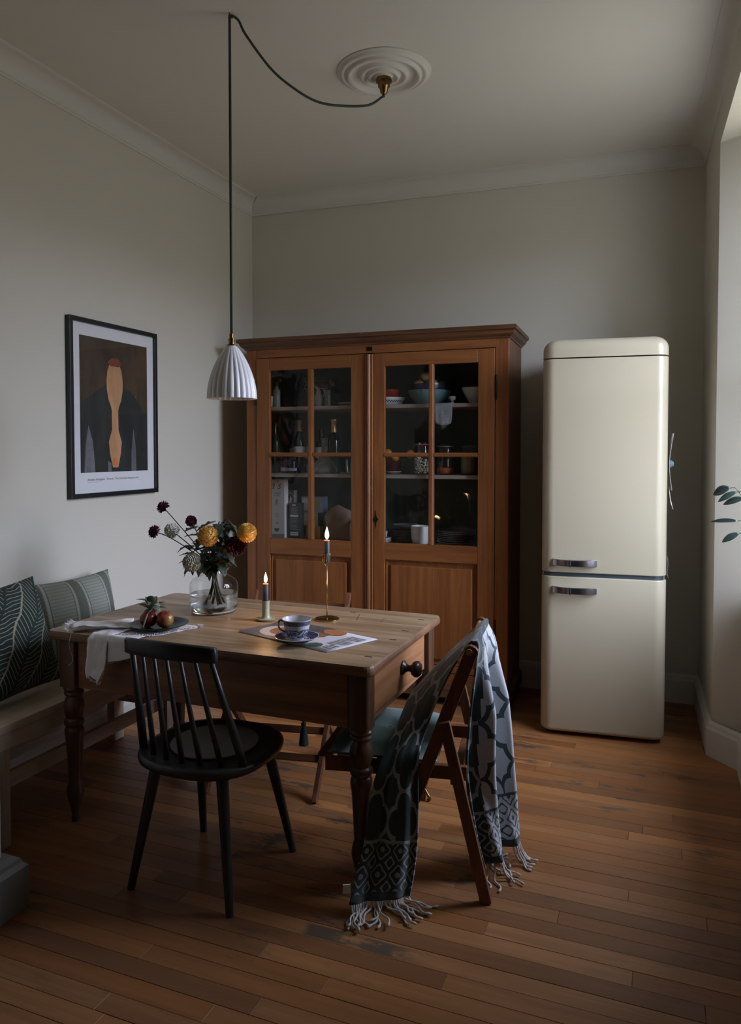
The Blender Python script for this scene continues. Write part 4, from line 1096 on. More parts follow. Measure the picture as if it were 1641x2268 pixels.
MB().lathe([(0, 0), (.010, 0), (.012, .003), (.008, .007), (0, .008)], 12, (.305, .0185, .0395)).build('button', MTEALF, p1, smooth=True)

f2 = thing('folding_chair', 'dark wooden folding chair behind the table facing the room', 'chair', (-1.55, 2.650, 0), radians(100.5))
# local x points away from its front feet towards the back; local y across
HW2 = .238
for s_ in (1, -1):
    y0, y1 = (HW2 - .010, HW2 + .010) if s_ > 0 else (-HW2 - .010, -HW2 + .010)
    plank(MB(), (.010, 0), (.655, .735), y0, y1, .034, True).build('upright', MFOLD, f2, bevel=.002)
    o = -s_ * .023
    plank(MB(), (.560, 0), (.150, .405), y0 + o, y1 + o, .034).build('rear_leg', MFOLD, f2, bevel=.002)
    o = -s_ * .046
    plank(MB(), (.130, .415), (.520, .405), y0 + o, y1 + o, .032).build('seat_rail', MFOLD, f2, bevel=.002)
rs = []
for k in range(13):
    s_ = k / 12 * 2 - 1; bx_ = .030 * (1 - s_ * s_)
    a = Vector((.585 + bx_, s_ * (HW2 - .008), .650)); up = Vector((.66, 0, .75)) * .058; nn = Vector((.75, 0, -.66)) * .008
    rs.append([tuple(a - nn), tuple(a - nn + up), tuple(a + nn + up), tuple(a + nn)])
MB().rings(rs).build('back_rail', MFOLDX, f2, bevel=.002)
for zz in (.225, .135):
    x = .010 + .645 * zz / .735
    MB().bar((x, -HW2 + .008, zz), (x, HW2 - .008, zz), .030, .014, (.66, 0, .75)).build('stretcher', MFOLDX, f2, bevel=.002)
for k in range(6):
    x = .150 + k * .060
    MB().bx(x, x + .046, -HW2 + .034, HW2 - .034, .428, .440).build('seat_slat', MFOLDX, f2, bevel=.002)
MGRNF = plain('dark_green_cloth', (.022, .040, .032), .9, var=.2, sc=30)
p2 = thing('seat_cushion', 'dark green seat cushion with hanging tassel on the chair behind the table', 'cushion', (-1.55, 2.650, .4405), radians(100.5))
pad(MB(), .120, .500, -.20, .20, 0, .05).build('cushion_pad', MGRNF, p2, smooth=True)
ts = MB().lathe([(0, 0), (.004, .0), (.005, .008), (.012, -.002), (.010, -.012), (.008, -.016), (.016, -.045), (.021, -.085), (.021, -.092), (0, -.092)], 16, (.108, -.165, -.148)).build('tassel', MGRNF, p2, smooth=True, angle=50)
MB().tube([(.122, -.175, .012), (.110, -.168, -.03), (.108, -.165, -.15)], .0025, 6).build('tassel_cord', MGRNF, p2, smooth=True)

# ------------------------------------------------------------------ blanket over the folding chair
def blanket_mat(name, ground, lines, inv):
    m = M(name, ground, .95)
    u, v, _ = m.xyz(m.coord('UV'))
    wob = (m.noise(m.map(m.coord('UV'), (9, 9, 1)), 1, 2) - .5) * .012
    x = ((u + wob) / .125).fract() - .5; y = ((v + wob) / .175 + .3).fract() - .5
    def lobe(cx, cy_): return (((x - cx) * (x - cx)) + ((y - cy_) * (y - cy_)))._n('SQRT')
    sd = lobe(.25, 0).min(lobe(-.25, 0)).min(lobe(0, .25)).min(lobe(0, -.25)).min(lobe(0, 0) + .03) - .262
    ln = sd.abs().lt(.042)
    a2 = u / .066 * (2 * pi); b2 = v / .066 * (2 * pi)
    G = (a2.cos() + b2.cos() + ((a2 * 3).cos() + (b2 * 3).cos()) * .12)
    ln2 = ((G * .62 + .25).fract() - .5).abs().lt(.15)
    L = 1.60
    e0 = v.lt(.155).max(v.gt(L - .155)); hem = v.lt(.022).max(v.gt(L - .022))
    rim = (v - .155).abs().lt(.0045).max((v - (L - .155)).abs().lt(.0045))
    pat = (ln * (e0 * -1.0 + 1.0) + ln2 * e0).max(rim) * (hem * -1.0 + 1.0)
    fuzz = m.noise(m.coord('UV'), 260, 3)
    g = m.mix(fuzz, tuple(x * .8 for x in ground), tuple(x * 1.2 for x in ground))
    hg = (.030, .048, .048)
    g2 = m.mix(hem, g, hg)
    m.base(m.mix(pat, g2, lines)); m.bump(fuzz, .0012, .7)
    m.p.inputs['Sheen Weight'].default_value = .3
    return m.m
MB_IN = blanket_mat('blanket_dark_side', (.024, .042, .042), (.27, .28, .27), 0)
MB_OUT = blanket_mat('blanket_light_side', (.44, .46, .48), (.045, .068, .074), 1)
Ln = [(-.741, 2.215, .022), (-.732, 2.232, .096), (-.727, 2.250, .205), (-.730, 2.262, .350), (-.735, 2.285, .455), (-.728, 2.345, .520), (-.695, 2.362, .62), (-.640, 2.366, .735), (-.592, 2.368, .808), (-.574, 2.37, .8215)]
Lf = [(-.895, 2.080, .035), (-.895, 2.135, .100), (-.882, 2.185, .205), (-.874, 2.212, .335), (-.852, 2.235, .425), (-.836, 2.345, .503), (-.868, 2.52, .508), (-.865, 2.64, .548), (-.740, 2.662, .690), (-.612, 2.672, .8215)]
Rn = [(-.562, 2.372, .806), (-.576, 2.40, .723), (-.598, 2.42, .532), (-.606, 2.42, .392), (-.596, 2.42, .286), (-.572, 2.42, .151), (-.544, 2.42, .048)]
Rf = [(-.592, 2.672, .806), (-.566, 2.672, .748), (-.540, 2.662, .600), (-.515, 2.645, .470), (-.500, 2.635, .330), (-.484, 2.632, .190), (-.470, 2.632, .070)]
near = spline(Ln + Rn, 110); far = spline(Lf + Rf, 110)
tw = thing('blanket', 'grey and dark teal trellis patterned blanket draped over the folding chair', 'blanket', (-.60, 2.52, 0))
OO = Vector((-.60, 2.52, 0))
NV, NU = 110, 56
ridge = 64
P = []; UV = []; edge0 = []; edge1 = []
vl = 0; prev = None
for i in range(NV):
    a, b = near[i], far[i]; mid = (a + b) / 2
    if prev is not None: vl += (mid - prev).length
    prev = mid
    a2, b2 = near[min(i + 1, NV - 1)], far[min(i + 1, NV - 1)]; a0, b0 = near[max(i - 1, 0)], far[max(i - 1, 0)]
    tv = ((a2 + b2) - (a0 + b0)).normalized(); tu = (b - a).normalized(); nrm = tu.cross(tv).normalized()
    P.append([]); UV.append([])
    z = mid.z; drop = min(1, max(0, (.80 - z) / .25))
    left = i < ridge
    for j in range(NU):
        s_ = j / (NU - 1)
        p = a.lerp(b, s_)
        env = sin(pi * s_) ** .5
        if left:
            amp = .017 * drop * (.35 + .65 * min(1, max(0, (.46 - z) / .15)))
            w_ = sin(2 * pi * (1.35 * s_ + .12) + 1.2 * (1 - z)) + .35 * sin(2 * pi * 3.1 * s_ + 2 * z)
        else:
            amp = .050 * drop
            w_ = sin(2 * pi * (2.0 * s_ - .10 + .45 * (.8 - z))) + .3 * sin(2 * pi * 4.2 * s_ + 3 * z)
            amp *= .75 + .25 * (1 - z)
        w_ += .25 * mnoise.noise(Vector((s_ * 4, z * 3, 2.0 if left else 7.0)))
        # waves at the ridge hug the dowel
        p = p + nrm * amp * w_ * env
        P[-1].append(tuple(p - OO)); UV[-1].append((s_ * (.215 if left else .40) + (0 if left else -.03), vl))
vtot = vl
for r in UV:
    for k in range(NU): r[k] = (r[k][0], r[k][1] / vtot * 1.60)
mb = MB().grid(P, uv=UV)
for k, q in enumerate(mb.f):          # dark face on the front fall, light face where the back fall is folded over
    i, j = divmod(k, NU - 1)
    mb.mi[k] = 1 if (i < ridge + 3 or j / NU < .34 - .22 * (i - ridge) / (NV - ridge)) else 0
o = mb.build('blanket_cloth', [MB_OUT, MB_IN], tw, smooth=True)
md = o.modifiers.new('solid', 'SOLIDIFY'); md.thickness = .006; md.offset = 0
MFRG = plain('cream_fringe', (.50, .47, .43), .95, var=.15, sc=300)
rnd = random.Random(21)
def tassel(p, d, L, flo, knot=True):
    """fringe strand from p heading d (horizontal), length L, lying down on the floor"""
    p = Vector(p); pts = [p]; drop = p.z - flo
    n_ = 9
    for k in range(1, n_):
        t = k / (n_ - 1)
        dz = max(0, drop * (1 - min(1, t * L / max(.02, drop * 1.15))) ** 1.4) if drop > 0 else 0
        h = max(0, L * t - (drop - dz) * .55)
        sw = .010 * sin(k * 1.1 + p.x * 40) * t
        pts.append(Vector((p.x + d[0] * h + sw * d[1], p.y + d[1] * h - sw * d[0], flo + dz)))
    r = [.0032] * (n_ - 2) + [.0036, .0055]
    mb = MB().tube([q - OO for q in spline(pts, 14)], [.0031 + .0004 * sin(k * 2.2) for k in range(12)] + [.0048, .0030], 6)
    return mb.build('tassel', MFRG, tw, smooth=True)
for k in range(26):
    s_ = (k + .5) / 26; j = int(s_ * (NU - 1)); p = Vector(P[0][j]) + OO
    if s_ < .45: d = Vector((rnd.uniform(.55, 1.0), rnd.uniform(-.55, .25)))
    else: d = Vector((rnd.uniform(-.1, .55), rnd.uniform(-1, -.5)))
    d.normalize()
    tassel(p, d, rnd.uniform(.075, .125), .0055 + .004 * (k % 3))
for k in range(22):
    s_ = (k + .5) / 22; j = int(s_ * (NU - 1)); p = Vector(P[NV - 1][j]) + OO
    d = Vector((rnd.uniform(.1, .8), rnd.uniform(-.5, .3))) if s_ > .2 else Vector((rnd.uniform(-.3, .3), rnd.uniform(-.8, -.2)))
    d.normalize(); tassel(p, d, rnd.uniform(.07, .11), .0055 + .004 * (k % 3))
mb = MB().bx(-.012, .012, -.002, .002, 0, .028, Matrix.Translation(Vector((-.900, 2.073, .075)) - OO) @ Matrix.Rotation(.5, 4, 'Z'))
mb.build('care_label', MPAPER, tw, label='small white care label')

# ------------------------------------------------------------------ things on the table
# linen napkin
ML = plain('washed_linen', (.80, .78, .80), .95, var=.08, sc=60, bump=.0006)
nk = thing('linen_napkin', 'crumpled pale linen napkin with frayed edges hanging over the table front', 'napkin', (-1.90, 2.25, TZ))
NO = Vector((-1.90, 2.25, TZ))
mb = MB()
ye = TY0 - .006           # front edge plane of the table
def sheet(nearp, farp, n=26, m=14, amp=.004, seed=0, lift=.0):
    A, B = spline(nearp, n), spline(farp, n); G = []
    for i in range(n):
        row = []
        for j in range(m):
            s_ = j / (m - 1); p = A[i].lerp(B[i], s_)
            q = mnoise.noise(Vector((p.x * 22 + seed, p.y * 22, p.z * 16)))
            q2 = mnoise.noise(Vector((p.x * 60 + seed, p.y * 60, p.z * 40)))
            off = Vector((0, 0, amp * (.7 + q + .4 * q2) + lift)) if p.z > TZ - .004 else Vector((0, -amp * (1.1 + 1.4 * q + .5 * q2), 0))
            row.append(tuple(p + off - NO))
        G.append(row)
    mb.grid(G)
T1 = TZ + .001
# flat part under the plate
sheet([(-2.06, 2.215, T1), (-1.90, 2.200, T1), (-1.76, 2.225, T1), (-1.672, 2.405, T1)], [(-2.03, 2.37, T1), (-1.92, 2.40, T1), (-1.80, 2.42, T1), (-1.690, 2.425, T1)], amp=.0022, seed=1)
# rolled fold at the left
sheet([(-2.072, 2.165, T1 + .006), (-1.97, 2.20, T1 + .010), (-1.865, 2.262, T1 + .004)], [(-2.085, 2.235, T1 + .004), (-1.99, 2.30, T1 + .012), (-1.945, 2.37, T1 + .006)], amp=.007, seed=4, lift=.010)
# rolled fold as a soft flattened roll
pth = spline([(-2.080, 2.195, TZ + .017), (-2.03, 2.222, TZ + .020), (-1.965, 2.262, TZ + .018), (-1.905, 2.305, TZ + .012)], 22); rr3 = []
for i, p in enumerate(pth):
    row = []; wd = .036 * (1 - .25 * i / 21); ht = .0155 * (1 - .35 * i / 21)
    for j in range(18):
        a = 2 * pi * j / 18; q = mnoise.noise(Vector((p.x * 30, a * 1.2, 3.0)))
        row.append(tuple(p + Vector((.35 * wd * cos(a), -wd * cos(a) * .8, max(-.014, ht * sin(a) * (1 + .35 * q)))) + Vector((0, 0, .003 * q)) - NO))
    rr3.append(row)
mb.rings(rr3)
# hanging lobes
sheet([(-1.955, 2.28, T1 + .003), (-1.965, 2.19, T1 + .003), (-1.968, ye + .004, T1), (-1.970, ye - .002, .72), (-1.980, ye - .004, .64), (-1.972, ye - .006, .612)],
      [(-1.86, 2.26, T1 + .003), (-1.874, 2.19, T1 + .003), (-1.880, ye + .004, T1), (-1.884, ye - .004, .72), (-1.885, ye - .010, .665), (-1.922, ye - .006, .592)], amp=.007, seed=8)
sheet([(-1.88, 2.27, T1 + .002), (-1.882, 2.19, T1 + .002), (-1.884, ye + .003, T1), (-1.886, ye, .72), (-1.884, ye - .001, .668)],
      [(-1.76, 2.24, T1 + .002), (-1.770, 2.18, T1 + .002), (-1.776, ye + .003, T1), (-1.780, ye, .73), (-1.776, ye - .001, .694)], amp=.003, seed=12)
mb.build('linen_cloth', ML, nk, smooth=True, solid=.0022)
mb = MB(); rnd = random.Random(4)
def fray(pts, n, out, L=.012):
    for k in range(n):
        p = poly_at(pts, (k + rnd.random()) / n) - NO
        d = Vector(out) * L * rnd.uniform(.5, 1.5) + Vector((rnd.uniform(-.5, .5), rnd.uniform(-.5, .5), rnd.uniform(-.1, .5))) * L
        mb.tube([p, p + d * .5 + Vector((0, 0, rnd.uniform(0, .004))), p + d + Vector((0, 0, rnd.uniform(-.002, .003)))], .0012, 4)
fray([(-2.072, 2.165, T1 + .012), (-2.085, 2.235, T1 + .012)], 60, (-1, -.2, 0), .012)
fray([(-2.078, 2.160, TZ + .006), (-2.086, 2.175, TZ + .026), (-2.090, 2.205, TZ + .032), (-2.092, 2.230, TZ + .016)], 110, (-1, -.3, .1), .013)
fray([(-1.90, 2.200, T1 + .004), (-1.76, 2.225, T1 + .004), (-1.672, 2.405, T1 + .004)], 150, (.5, -.8, 0), .010)
fray([(-1.672, 2.405, T1 + .003), (-1.690, 2.425, T1 + .003)], 40, (1, .4, 0), .014)
fray([(-1.972, ye - .010, .615), (-1.922, ye - .010, .592), (-1.887, ye - .014, .665)], 60, (0, -.1, -1), .009)
mb.tube(spline([NO * 0 + Vector((-2.062, ye + .004, T1)) - NO, Vector((-2.064, ye - .006, .72)) - NO, Vector((-2.050, ye - .006, .68)) - NO, Vector((-2.048, ye - .006, .66)) - NO, Vector((-2.070, ye - .006, .64)) - NO], 14), .0007, 4)
o = mb.build('frayed_edge', ML, nk); o['kind'] = 'stuff'
mb = MB()
mb.tube([Vector(p) - NO for p in ((-1.884, ye - .006, .672), (-1.83, ye - .006, .682), (-1.776, ye - .006, .698))], .003, 6)
mb.tube([Vector(p) - NO for p in ((-1.974, ye - .012, .622), (-1.945, ye - .014, .606), (-1.922, ye - .010, .596))], .003, 6)
mb.build('hem', plain('dark_hem', (.09, .10, .10), .9), nk, smooth=True)

# dark plate with apples
pl = thing('serving_plate', 'dark green glazed plate on the linen napkin', 'plate', (-1.792, 2.330, TZ + .0065))
MDPL = plain('dark_green_glaze', (.010, .019, .016), .35, var=.25, sc=12, Specular_IOR_Level=.22)
MB().lathe([(0, 0), (.055, 0), (.060, .003), (.082, .010), (.108, .018), (.110, .021), (.106, .0215), (.080, .014), (.060, .008), (0, .006)], 48).build('plate_body', MDPL, pl, smooth=True, angle=60)
ma = M('apple_skin', (.35, .05, .03), .28); x, y, z = ma.xyz(ma.coord())
nz = ma.noise(ma.map(ma.coord(), (26, 26, 60)), 1, 3)
ma.base(ma.mix(((x * 16 + z * 6) + (nz - .5) * 1.2).smooth(-.1, .9), (.20, .022, .016), (.32, .21, .065)))
MLEAFA = M('apple_leaf', (.10, .14, .085), .55); MLEAFA.base(MLEAFA.mix(MLEAFA.rand(), (.06, .085, .05), (.30, .34, .25))); MLEAFA = MLEAFA.m
def leaf(mb, p, d, up, L, Wd, bend=.25, fold=.25, n=7, lobes=0):
    p, d, up = Vector(p), Vector(d).normalized(), Vector(up)
    sx = d.cross(up).normalized(); u = sx.cross(d).normalized(); G = []
    for i in range(n):
        t = i / (n - 1); w = Wd * sin(pi * min(1, t * .94 + .05)) ** .8 / 2
        if lobes: w *= 1 + .42 * cos(t * lobes * 2 * pi)
        c = p + d * L * t - u * bend * L * t * t
        G.append([tuple(c - sx * w + u * fold * w), tuple(c - sx * w * .5 + u * fold * w * .4), tuple(c), tuple(c + sx * w * .5 + u * fold * w * .4), tuple(c + sx * w + u * fold * w)])
    mb.grid(G); return mb
def apple(lab, p, r, rot):
    t = thing('apple', lab, 'apple', p, 0, 'apples on the dark plate', rot=rot)
    MB().blob((0, 0, 0), r, n=22, m=16, fn=lambda q, th, ph: q * (1 - .16 * math.exp(-((th - pi) / .35) ** 2) - .10 * math.exp(-(th / .3) ** 2))).build('fruit', ma.m, t, smooth=True)
    MB().tube([(0, 0, r * .80), (.002, 0, r * 1.0), (.006, .002, r * 1.25)], [.0016, .0014, .002], 6).build('stalk', MDRY, t)
    return t
zp = TZ + .0065
apple('red apple lying at the right of the plate', (-1.758, 2.318, zp + .0395), .033, (.5, .3, .2))
t = apple('red apple under the leaves at the left of the plate', (-1.822, 2.302, zp + .0390), .032, (-.3, .4, 1.9))
t = thing('apple_sprig', 'sprig of grey-green apple leaves lying over the left apple', 'sprig', (-1.815, 2.318, zp + .072))
MB().tube([(.010, -.070, -.052), (.004, -.035, -.010), (0, 0, .004), (.002, .02, .02)], [.003, .0035, .003, .002], 8).build('twig', plain('pale_bark', (.25, .21, .15), .8), t, smooth=True)
rnd = random.Random(9)
for k in range(15):
    a = k * 2.399; el = rnd.uniform(-.35, 1.3)
    d = Vector((cos(a) * .8 + .15, sin(a) * .8, el))
    mb = leaf(MB(), (rnd.uniform(-.012, .012), rnd.uniform(-.015, .015), rnd.uniform(.0, .022)), d, (0, 0, 1), rnd.uniform(.042, .066), rnd.uniform(.028, .040), rnd.uniform(.1, .5), .3)
    mb.build('leaf', MLEAFA, t, smooth=True, solid=.0006)
for lab, px, py, a in (('grey-green leaf lying flat at the left of the plate', -1.845, 2.275, .3), ('grey-green leaf lying flat at the front of the plate', -1.795, 2.262, -.9)):
    t = thing('fallen_leaf', lab, 'leaf', (px, py, zp + .0095), a)
    leaf(MB(), (0, 0, 0), (1, 0, .06), (0, 0, 1), .042, .026, .0, .12).build('blade', MLEAFA, t, smooth=True, solid=.0006)

# glass vase
VX, VY = -1.78, 2.682
vase = thing('glass_vase', 'wide clear glass vase with a short neck half full of water', 'vase', (VX, VY, TZ))
vp = [(.085, 0), (.094, .004), (.101, .016), (.1015, .030), (.1015, .112), (.099, .126), (.088, .140), (.062, .156), (.046, .164), (.042, .170), (.041, .196), (.044, .204)]
mb = MB(); mb.lathe(vp, 56, caps=False); mb.lathe([(0, .0), (.085, 0)], 56, caps=False)
mb.build('vase_body', MVASE, vase, smooth=True)
MB().lathe([(.0405, .190), (.0445, .204), (.0435, .2065), (.041, .206), (.039, .196)], 40, caps=False).build('rim', M('thick_rim_glass', (.75, .72, .66), .06, 0, Transmission_Weight=.6).m, vase, smooth=True)
MB().lathe([(.0, .003), (.082, .003), (.093, .007), (.098, .016), (.0985, .030), (.0985, .0305), (.080, .030), (.03, .022), (0, .020)], 56).build('thick_base', M('base_glass', (.90, .92, .93), .0, 0, Transmission_Weight=1.0, IOR=1.45).m, vase, smooth=True, angle=60)
mwt = bpy.data.materials.new('water'); mwt.use_nodes = True; t_ = mwt.node_tree; t_.nodes.clear()
o_ = t_.nodes.new('ShaderNodeOutputMaterial'); mx = t_.nodes.new('ShaderNodeMixShader'); tr = t_.nodes.new('ShaderNodeBsdfTransparent'); rf = t_.nodes.new('ShaderNodeBsdfGlass')
tr.inputs[0].default_value = (.90, .92, .92, 1); rf.inputs['IOR'].default_value = 1.18; rf.inputs['Roughness'].default_value = 0; mx.inputs[0].default_value = .45
t_.links.new(tr.outputs[0], mx.inputs[1]); t_.links.new(rf.outputs[0], mx.inputs[2]); t_.links.new(mx.outputs[0], o_.inputs[0])
MB().lathe([(0, .0225), (.03, .0245), (.080, .0325), (.0990, .0325), (.0990, .080), (.0, .080)], 56).build('water', mwt, vase, smooth=True, angle=50)

# flowers : every stem is a thing of its own
def fm(name, a, b, rough=.7):
    m = M(name, a, rough); m.base(m.mix(m.noise(m.coord(), 60, 3), a, b)); return m.m
MYEL = fm('yellow_petal', (.80, .50, .12), (.90, .72, .30)); MDRD = fm('dark_red_petal', (.045, .004, .012), (.10, .008, .022)); MWHF = fm('white_petal', (.50, .51, .43), (.70, .70, .62))
MSTEM = fm('stem_green', (.035, .050, .028), (.095, .060, .035)); MLEAF = M('flower_leaf', (.04, .06, .04), .5); MLEAF.base(MLEAF.mix(MLEAF.rand(), (.020, .036, .024), (.060, .085, .060))); MLEAF = MLEAF.m
VB = Vector((VX, VY, TZ))
def bloom(t, c, axis, R, m, n, pl_, pw_, cup=.5, flat=1.0, seed=0, pom=False):
    """ball of small curved petals round c"""
    rd = random.Random(seed); ax = Vector(axis).normalized(); q = ax.to_track_quat('Z', 'Y')
    mb = MB(); mb.blob((0, 0, 0), R * (.80 if pom else .62), (1, 1, flat), 14, 8)
    if pom: n = int(n * 1.7)
    for k in range(n):
        y = 1 - (k + .5) / n * 1.85; th = k * 2.39996
        rr = sqrt(max(0, 1 - y * y)); d = Vector((rr * cos(th), rr * sin(th), y)); d.z *= flat
        d = (d + Vector((rd.uniform(-.08, .08), rd.uniform(-.08, .08), rd.uniform(-.08, .08)))).normalized()
        L = R * rd.uniform(.42, .52)
        b = Vector((d.x, d.y, d.z * flat)) * R * (.74 if pom else .52)
        if pom: L *= .56
        leaf(mb, b, d, (0, 0, 1) if abs(d.z) < .9 else (1, 0, 0), L * pl_, pw_ * rd.uniform(.8, 1.2), -cup * .5, .55, 4)
    vs = [tuple(q @ Vector(v) + Vector(c)) for v in mb.v]; mb.v = vs
    mb.build('bloom', m, t, smooth=True)
def flower(name, lab, head, axis, R, m, foot, via, n=130, pl_=1.1, pw_=.012, cup=.5, flat=1.0, leaves=(), seed=0, group=None, lobes=3):
    t = thing(name, lab, 'flower', tuple(VB), 0, group)
    h = Vector(head) - VB; pts = [Vector(foot), ] + [Vector(v) for v in via] + [h]
    sp_ = spline(pts, 22)
    MB().tube(sp_, [.0056 - .0034 * min(1, k / 11) for k in range(22)], 7).build('stem', MSTEM, t, smooth=True)
    bloom(t, tuple(h), axis, R, m, n, pl_, pw_, cup, flat, seed, name == 'chrysanthemum')
    rd = random.Random(seed + 5)
    for fr_, az, L, el in leaves:
        p = poly_at(sp_, fr_); d = Vector((cos(az), sin(az), el))
        leaf(MB(), p, d, (0, 0, 1), L, L * .55, rd.uniform(.15, .5), .3, 10, lobes).build('leaf', MLEAF, t, smooth=True, solid=.0007)
    return t
nk_ = (0, 0, .185)
flower('chrysanthemum', 'yellow pompom flower at the centre of the vase', (-1.752, 2.60, 1.092), (.25, -.55, .9), .043, MYEL, (.035, -.02, .035), [(.010, -.01, .10), (-.005, -.01, .19), (.015, -.055, .28)], n=200, pw_=.011, cup=.9, leaves=((.62, .4, .085, .1), (.68, 2.6, .08, .0), (.72, 4.6, .085, -.1), (.55, 5.6, .075, -.3), (.76, -.4, .07, .2)), seed=1, group='yellow flowers in the vase')
flower('chrysanthemum', 'yellow pompom flower leaning out at the right of the vase', (-1.600, 2.655, 1.107), (.7, -.35, .6), .040, MYEL, (-.02, .02, .03), [(.0, .01, .10), (.012, .005, .19), (.09, -.01, .27)], n=180, pw_=.011, cup=.9, leaves=((.70, .9, .06, .5), (.60, -.9, .07, -.2), (.78, 2.2, .05, .7)), seed=2, group='yellow flowers in the vase')
flower('dahlia', 'dark red dahlia highest at the left on a long thin stem', (-2.030, 2.672, 1.200), (-.5, -.45, .75), .028, MDRD, (.045, .01, .04), [(.022, .004, .10), (-.006, 0, .19), (-.10, -.01, .30), (-.19, -.01, .385)], n=70, pl_=1.25, pw_=.013, cup=.2, flat=.75, leaves=((.70, 1.2, .07, .4),), seed=3, group='dark red dahlias in the vase')
flower('dahlia', 'dark red dahlia at the far left on a low sloping stem', (-2.070, 2.662, 1.092), (-.85, -.35, .35), .028, MDRD, (.02, .03, .04), [(.012, .01, .10), (-.008, 0, .19), (-.12, -.01, .262), (-.22, -.015, .312)], n=70, pl_=1.25, pw_=.013, cup=.2, flat=.75, leaves=((.52, 3.4, .075, .2), (.60, 2.0, .06, .5)), seed=4, group='dark red dahlias in the vase')
flower('dahlia', 'large dark red dahlia under the right yellow flower', (-1.645, 2.642, 1.052), (.4, -.75, .2), .041, MDRD, (-.035, -.01, .03), [(-.012, 0, .10), (.010, -.006, .19), (.07, -.03, .25)], n=110, pl_=1.2, pw_=.015, cup=.3, flat=.8, leaves=((.62, -.6, .085, -.35), (.7, .2, .075, -.2), (.55, -1.6, .07, -.1), (.8, -.2, .06, -.5)), seed=5, group='dark red dahlias in the vase')
flower('dahlia', 'half hidden dark red dahlia facing away above the white flower', (-1.905, 2.70, 1.140), (-.3, .8, .35), .026, MDRD, (.0, .03, .04), [(.006, .01, .10), (-.008, .006, .19), (-.07, .01, .30)], n=60, pl_=1.1, pw_=.013, cup=.3, flat=.7, leaves=((.80, 3.2, .07, .2), (.86, .8, .065, .8), (.74, 5.0, .065, .0), (.9, 2.2, .05, .4)), seed=6, group='dark red dahlias in the vase')
flower('chrysanthemum', 'white pompom flower at the upper left of the vase', (-1.975, 2.66, 1.100), (-.6, -.3, .5), .034, MWHF, (.05, -.02, .04), [(.02, -.005, .10), (-.01, -.006, .19), (-.10, -.01, .27)], n=150, pw_=.010, cup=.8, leaves=((.74, 3.8, .06, -.2), (.66, 2.4, .065, .3)), seed=7, group='white flowers in the vase')
flower('chrysanthemum', 'white pompom flower drooping over the left rim of the vase', (-1.812, 2.575, .984), (-.5, -.6, .1), .040, MWHF, (.03, .03, .04), [(.012, .008, .10), (-.012, 0, .19), (-.045, -.012, .222)], n=160, pw_=.011, cup=.8, leaves=((.82, 4.4, .085, -.4), (.78, 3.6, .09, -.5), (.85, 5.4, .07, -.2)), seed=8, group='white flowers in the vase')
t = thing('leafy_stem', 'tall leafy green stem rising at the middle of the bunch', 'stem', tuple(VB))
sp_ = spline([(.03, .0, .035), (.012, .0, .10), (0, .004, .19), (.0, .01, .30), (.02, .015, .385)], 20)
MB().tube(sp_, .003, 7).build('stem', MSTEM, t, smooth=True)
rd = random.Random(31)
for k in range(34):
    fr_ = .48 + .52 * (k / 33); az = k * 2.4; L = rd.uniform(.05, .09)
    p = poly_at(sp_, min(1, fr_)) + Vector((cos(az), sin(az), 0)) * .015
    leaf(MB(), p, (cos(az), sin(az), rd.uniform(-.7, .5)), (0, 0, 1), L, L * .55, rd.uniform(.2, .8), .3, 10, 3).build('leaf', MLEAF, t, smooth=True, solid=.0007)
t = thing('leafy_stem', 'bare drooping green stem with long leaves right of the centre', 'stem', tuple(VB))
sp_ = spline([(.05, .01, .035), (.02, .005, .10), (.008, .01, .19), (.02, .03, .32), (.035, .03, .385), (.055, .03, .388), (.075, .025, .350)], 24)
MB().tube(sp_, .0024, 7).build('stem', MSTEM, t, smooth=True)
for k, (fr_, az, L, el) in enumerate(((.98, -.6, .10, -1.4), (.92, .4, .09, -1.0), (.8, -1.2, .085, -.8), (.7, 0, .085, -.5), (.62, 2.4, .08, -.2), (.6, -.9, .085, -.6), (.55, .8, .08, -.4))):
    leaf(MB(), poly_at(sp_, fr_), (cos(az), sin(az), el), (0, 0, 1), L, L * .5, .4, .3, 10, 3).build('leaf', MLEAF, t, smooth=True, solid=.0007)
t = thing('leafy_stem', 'leafy stem bending over the front left rim of the vase', 'stem', tuple(VB))
sp_ = spline([(-.02, .0, .05), (.0, -.004, .12), (-.005, -.014, .19), (-.03, -.04, .222), (-.07, -.05, .235)], 20)
MB().tube(sp_, .0028, 7).build('stem', MSTEM, t, smooth=True)
for k in range(20):
    fr_ = .62 + .38 * k / 19; az = 3.4 + k * 2.1; L = rd.uniform(.055, .085)
    leaf(MB(), poly_at(sp_, fr_), (cos(az) - .1, sin(az) - .4, rd.uniform(-.8, .2)), (0, 0, 1), L, L * .55, rd.uniform(.2, .7), .3, 10, 3).build('leaf', MLEAF, t, smooth=True, solid=.0007)

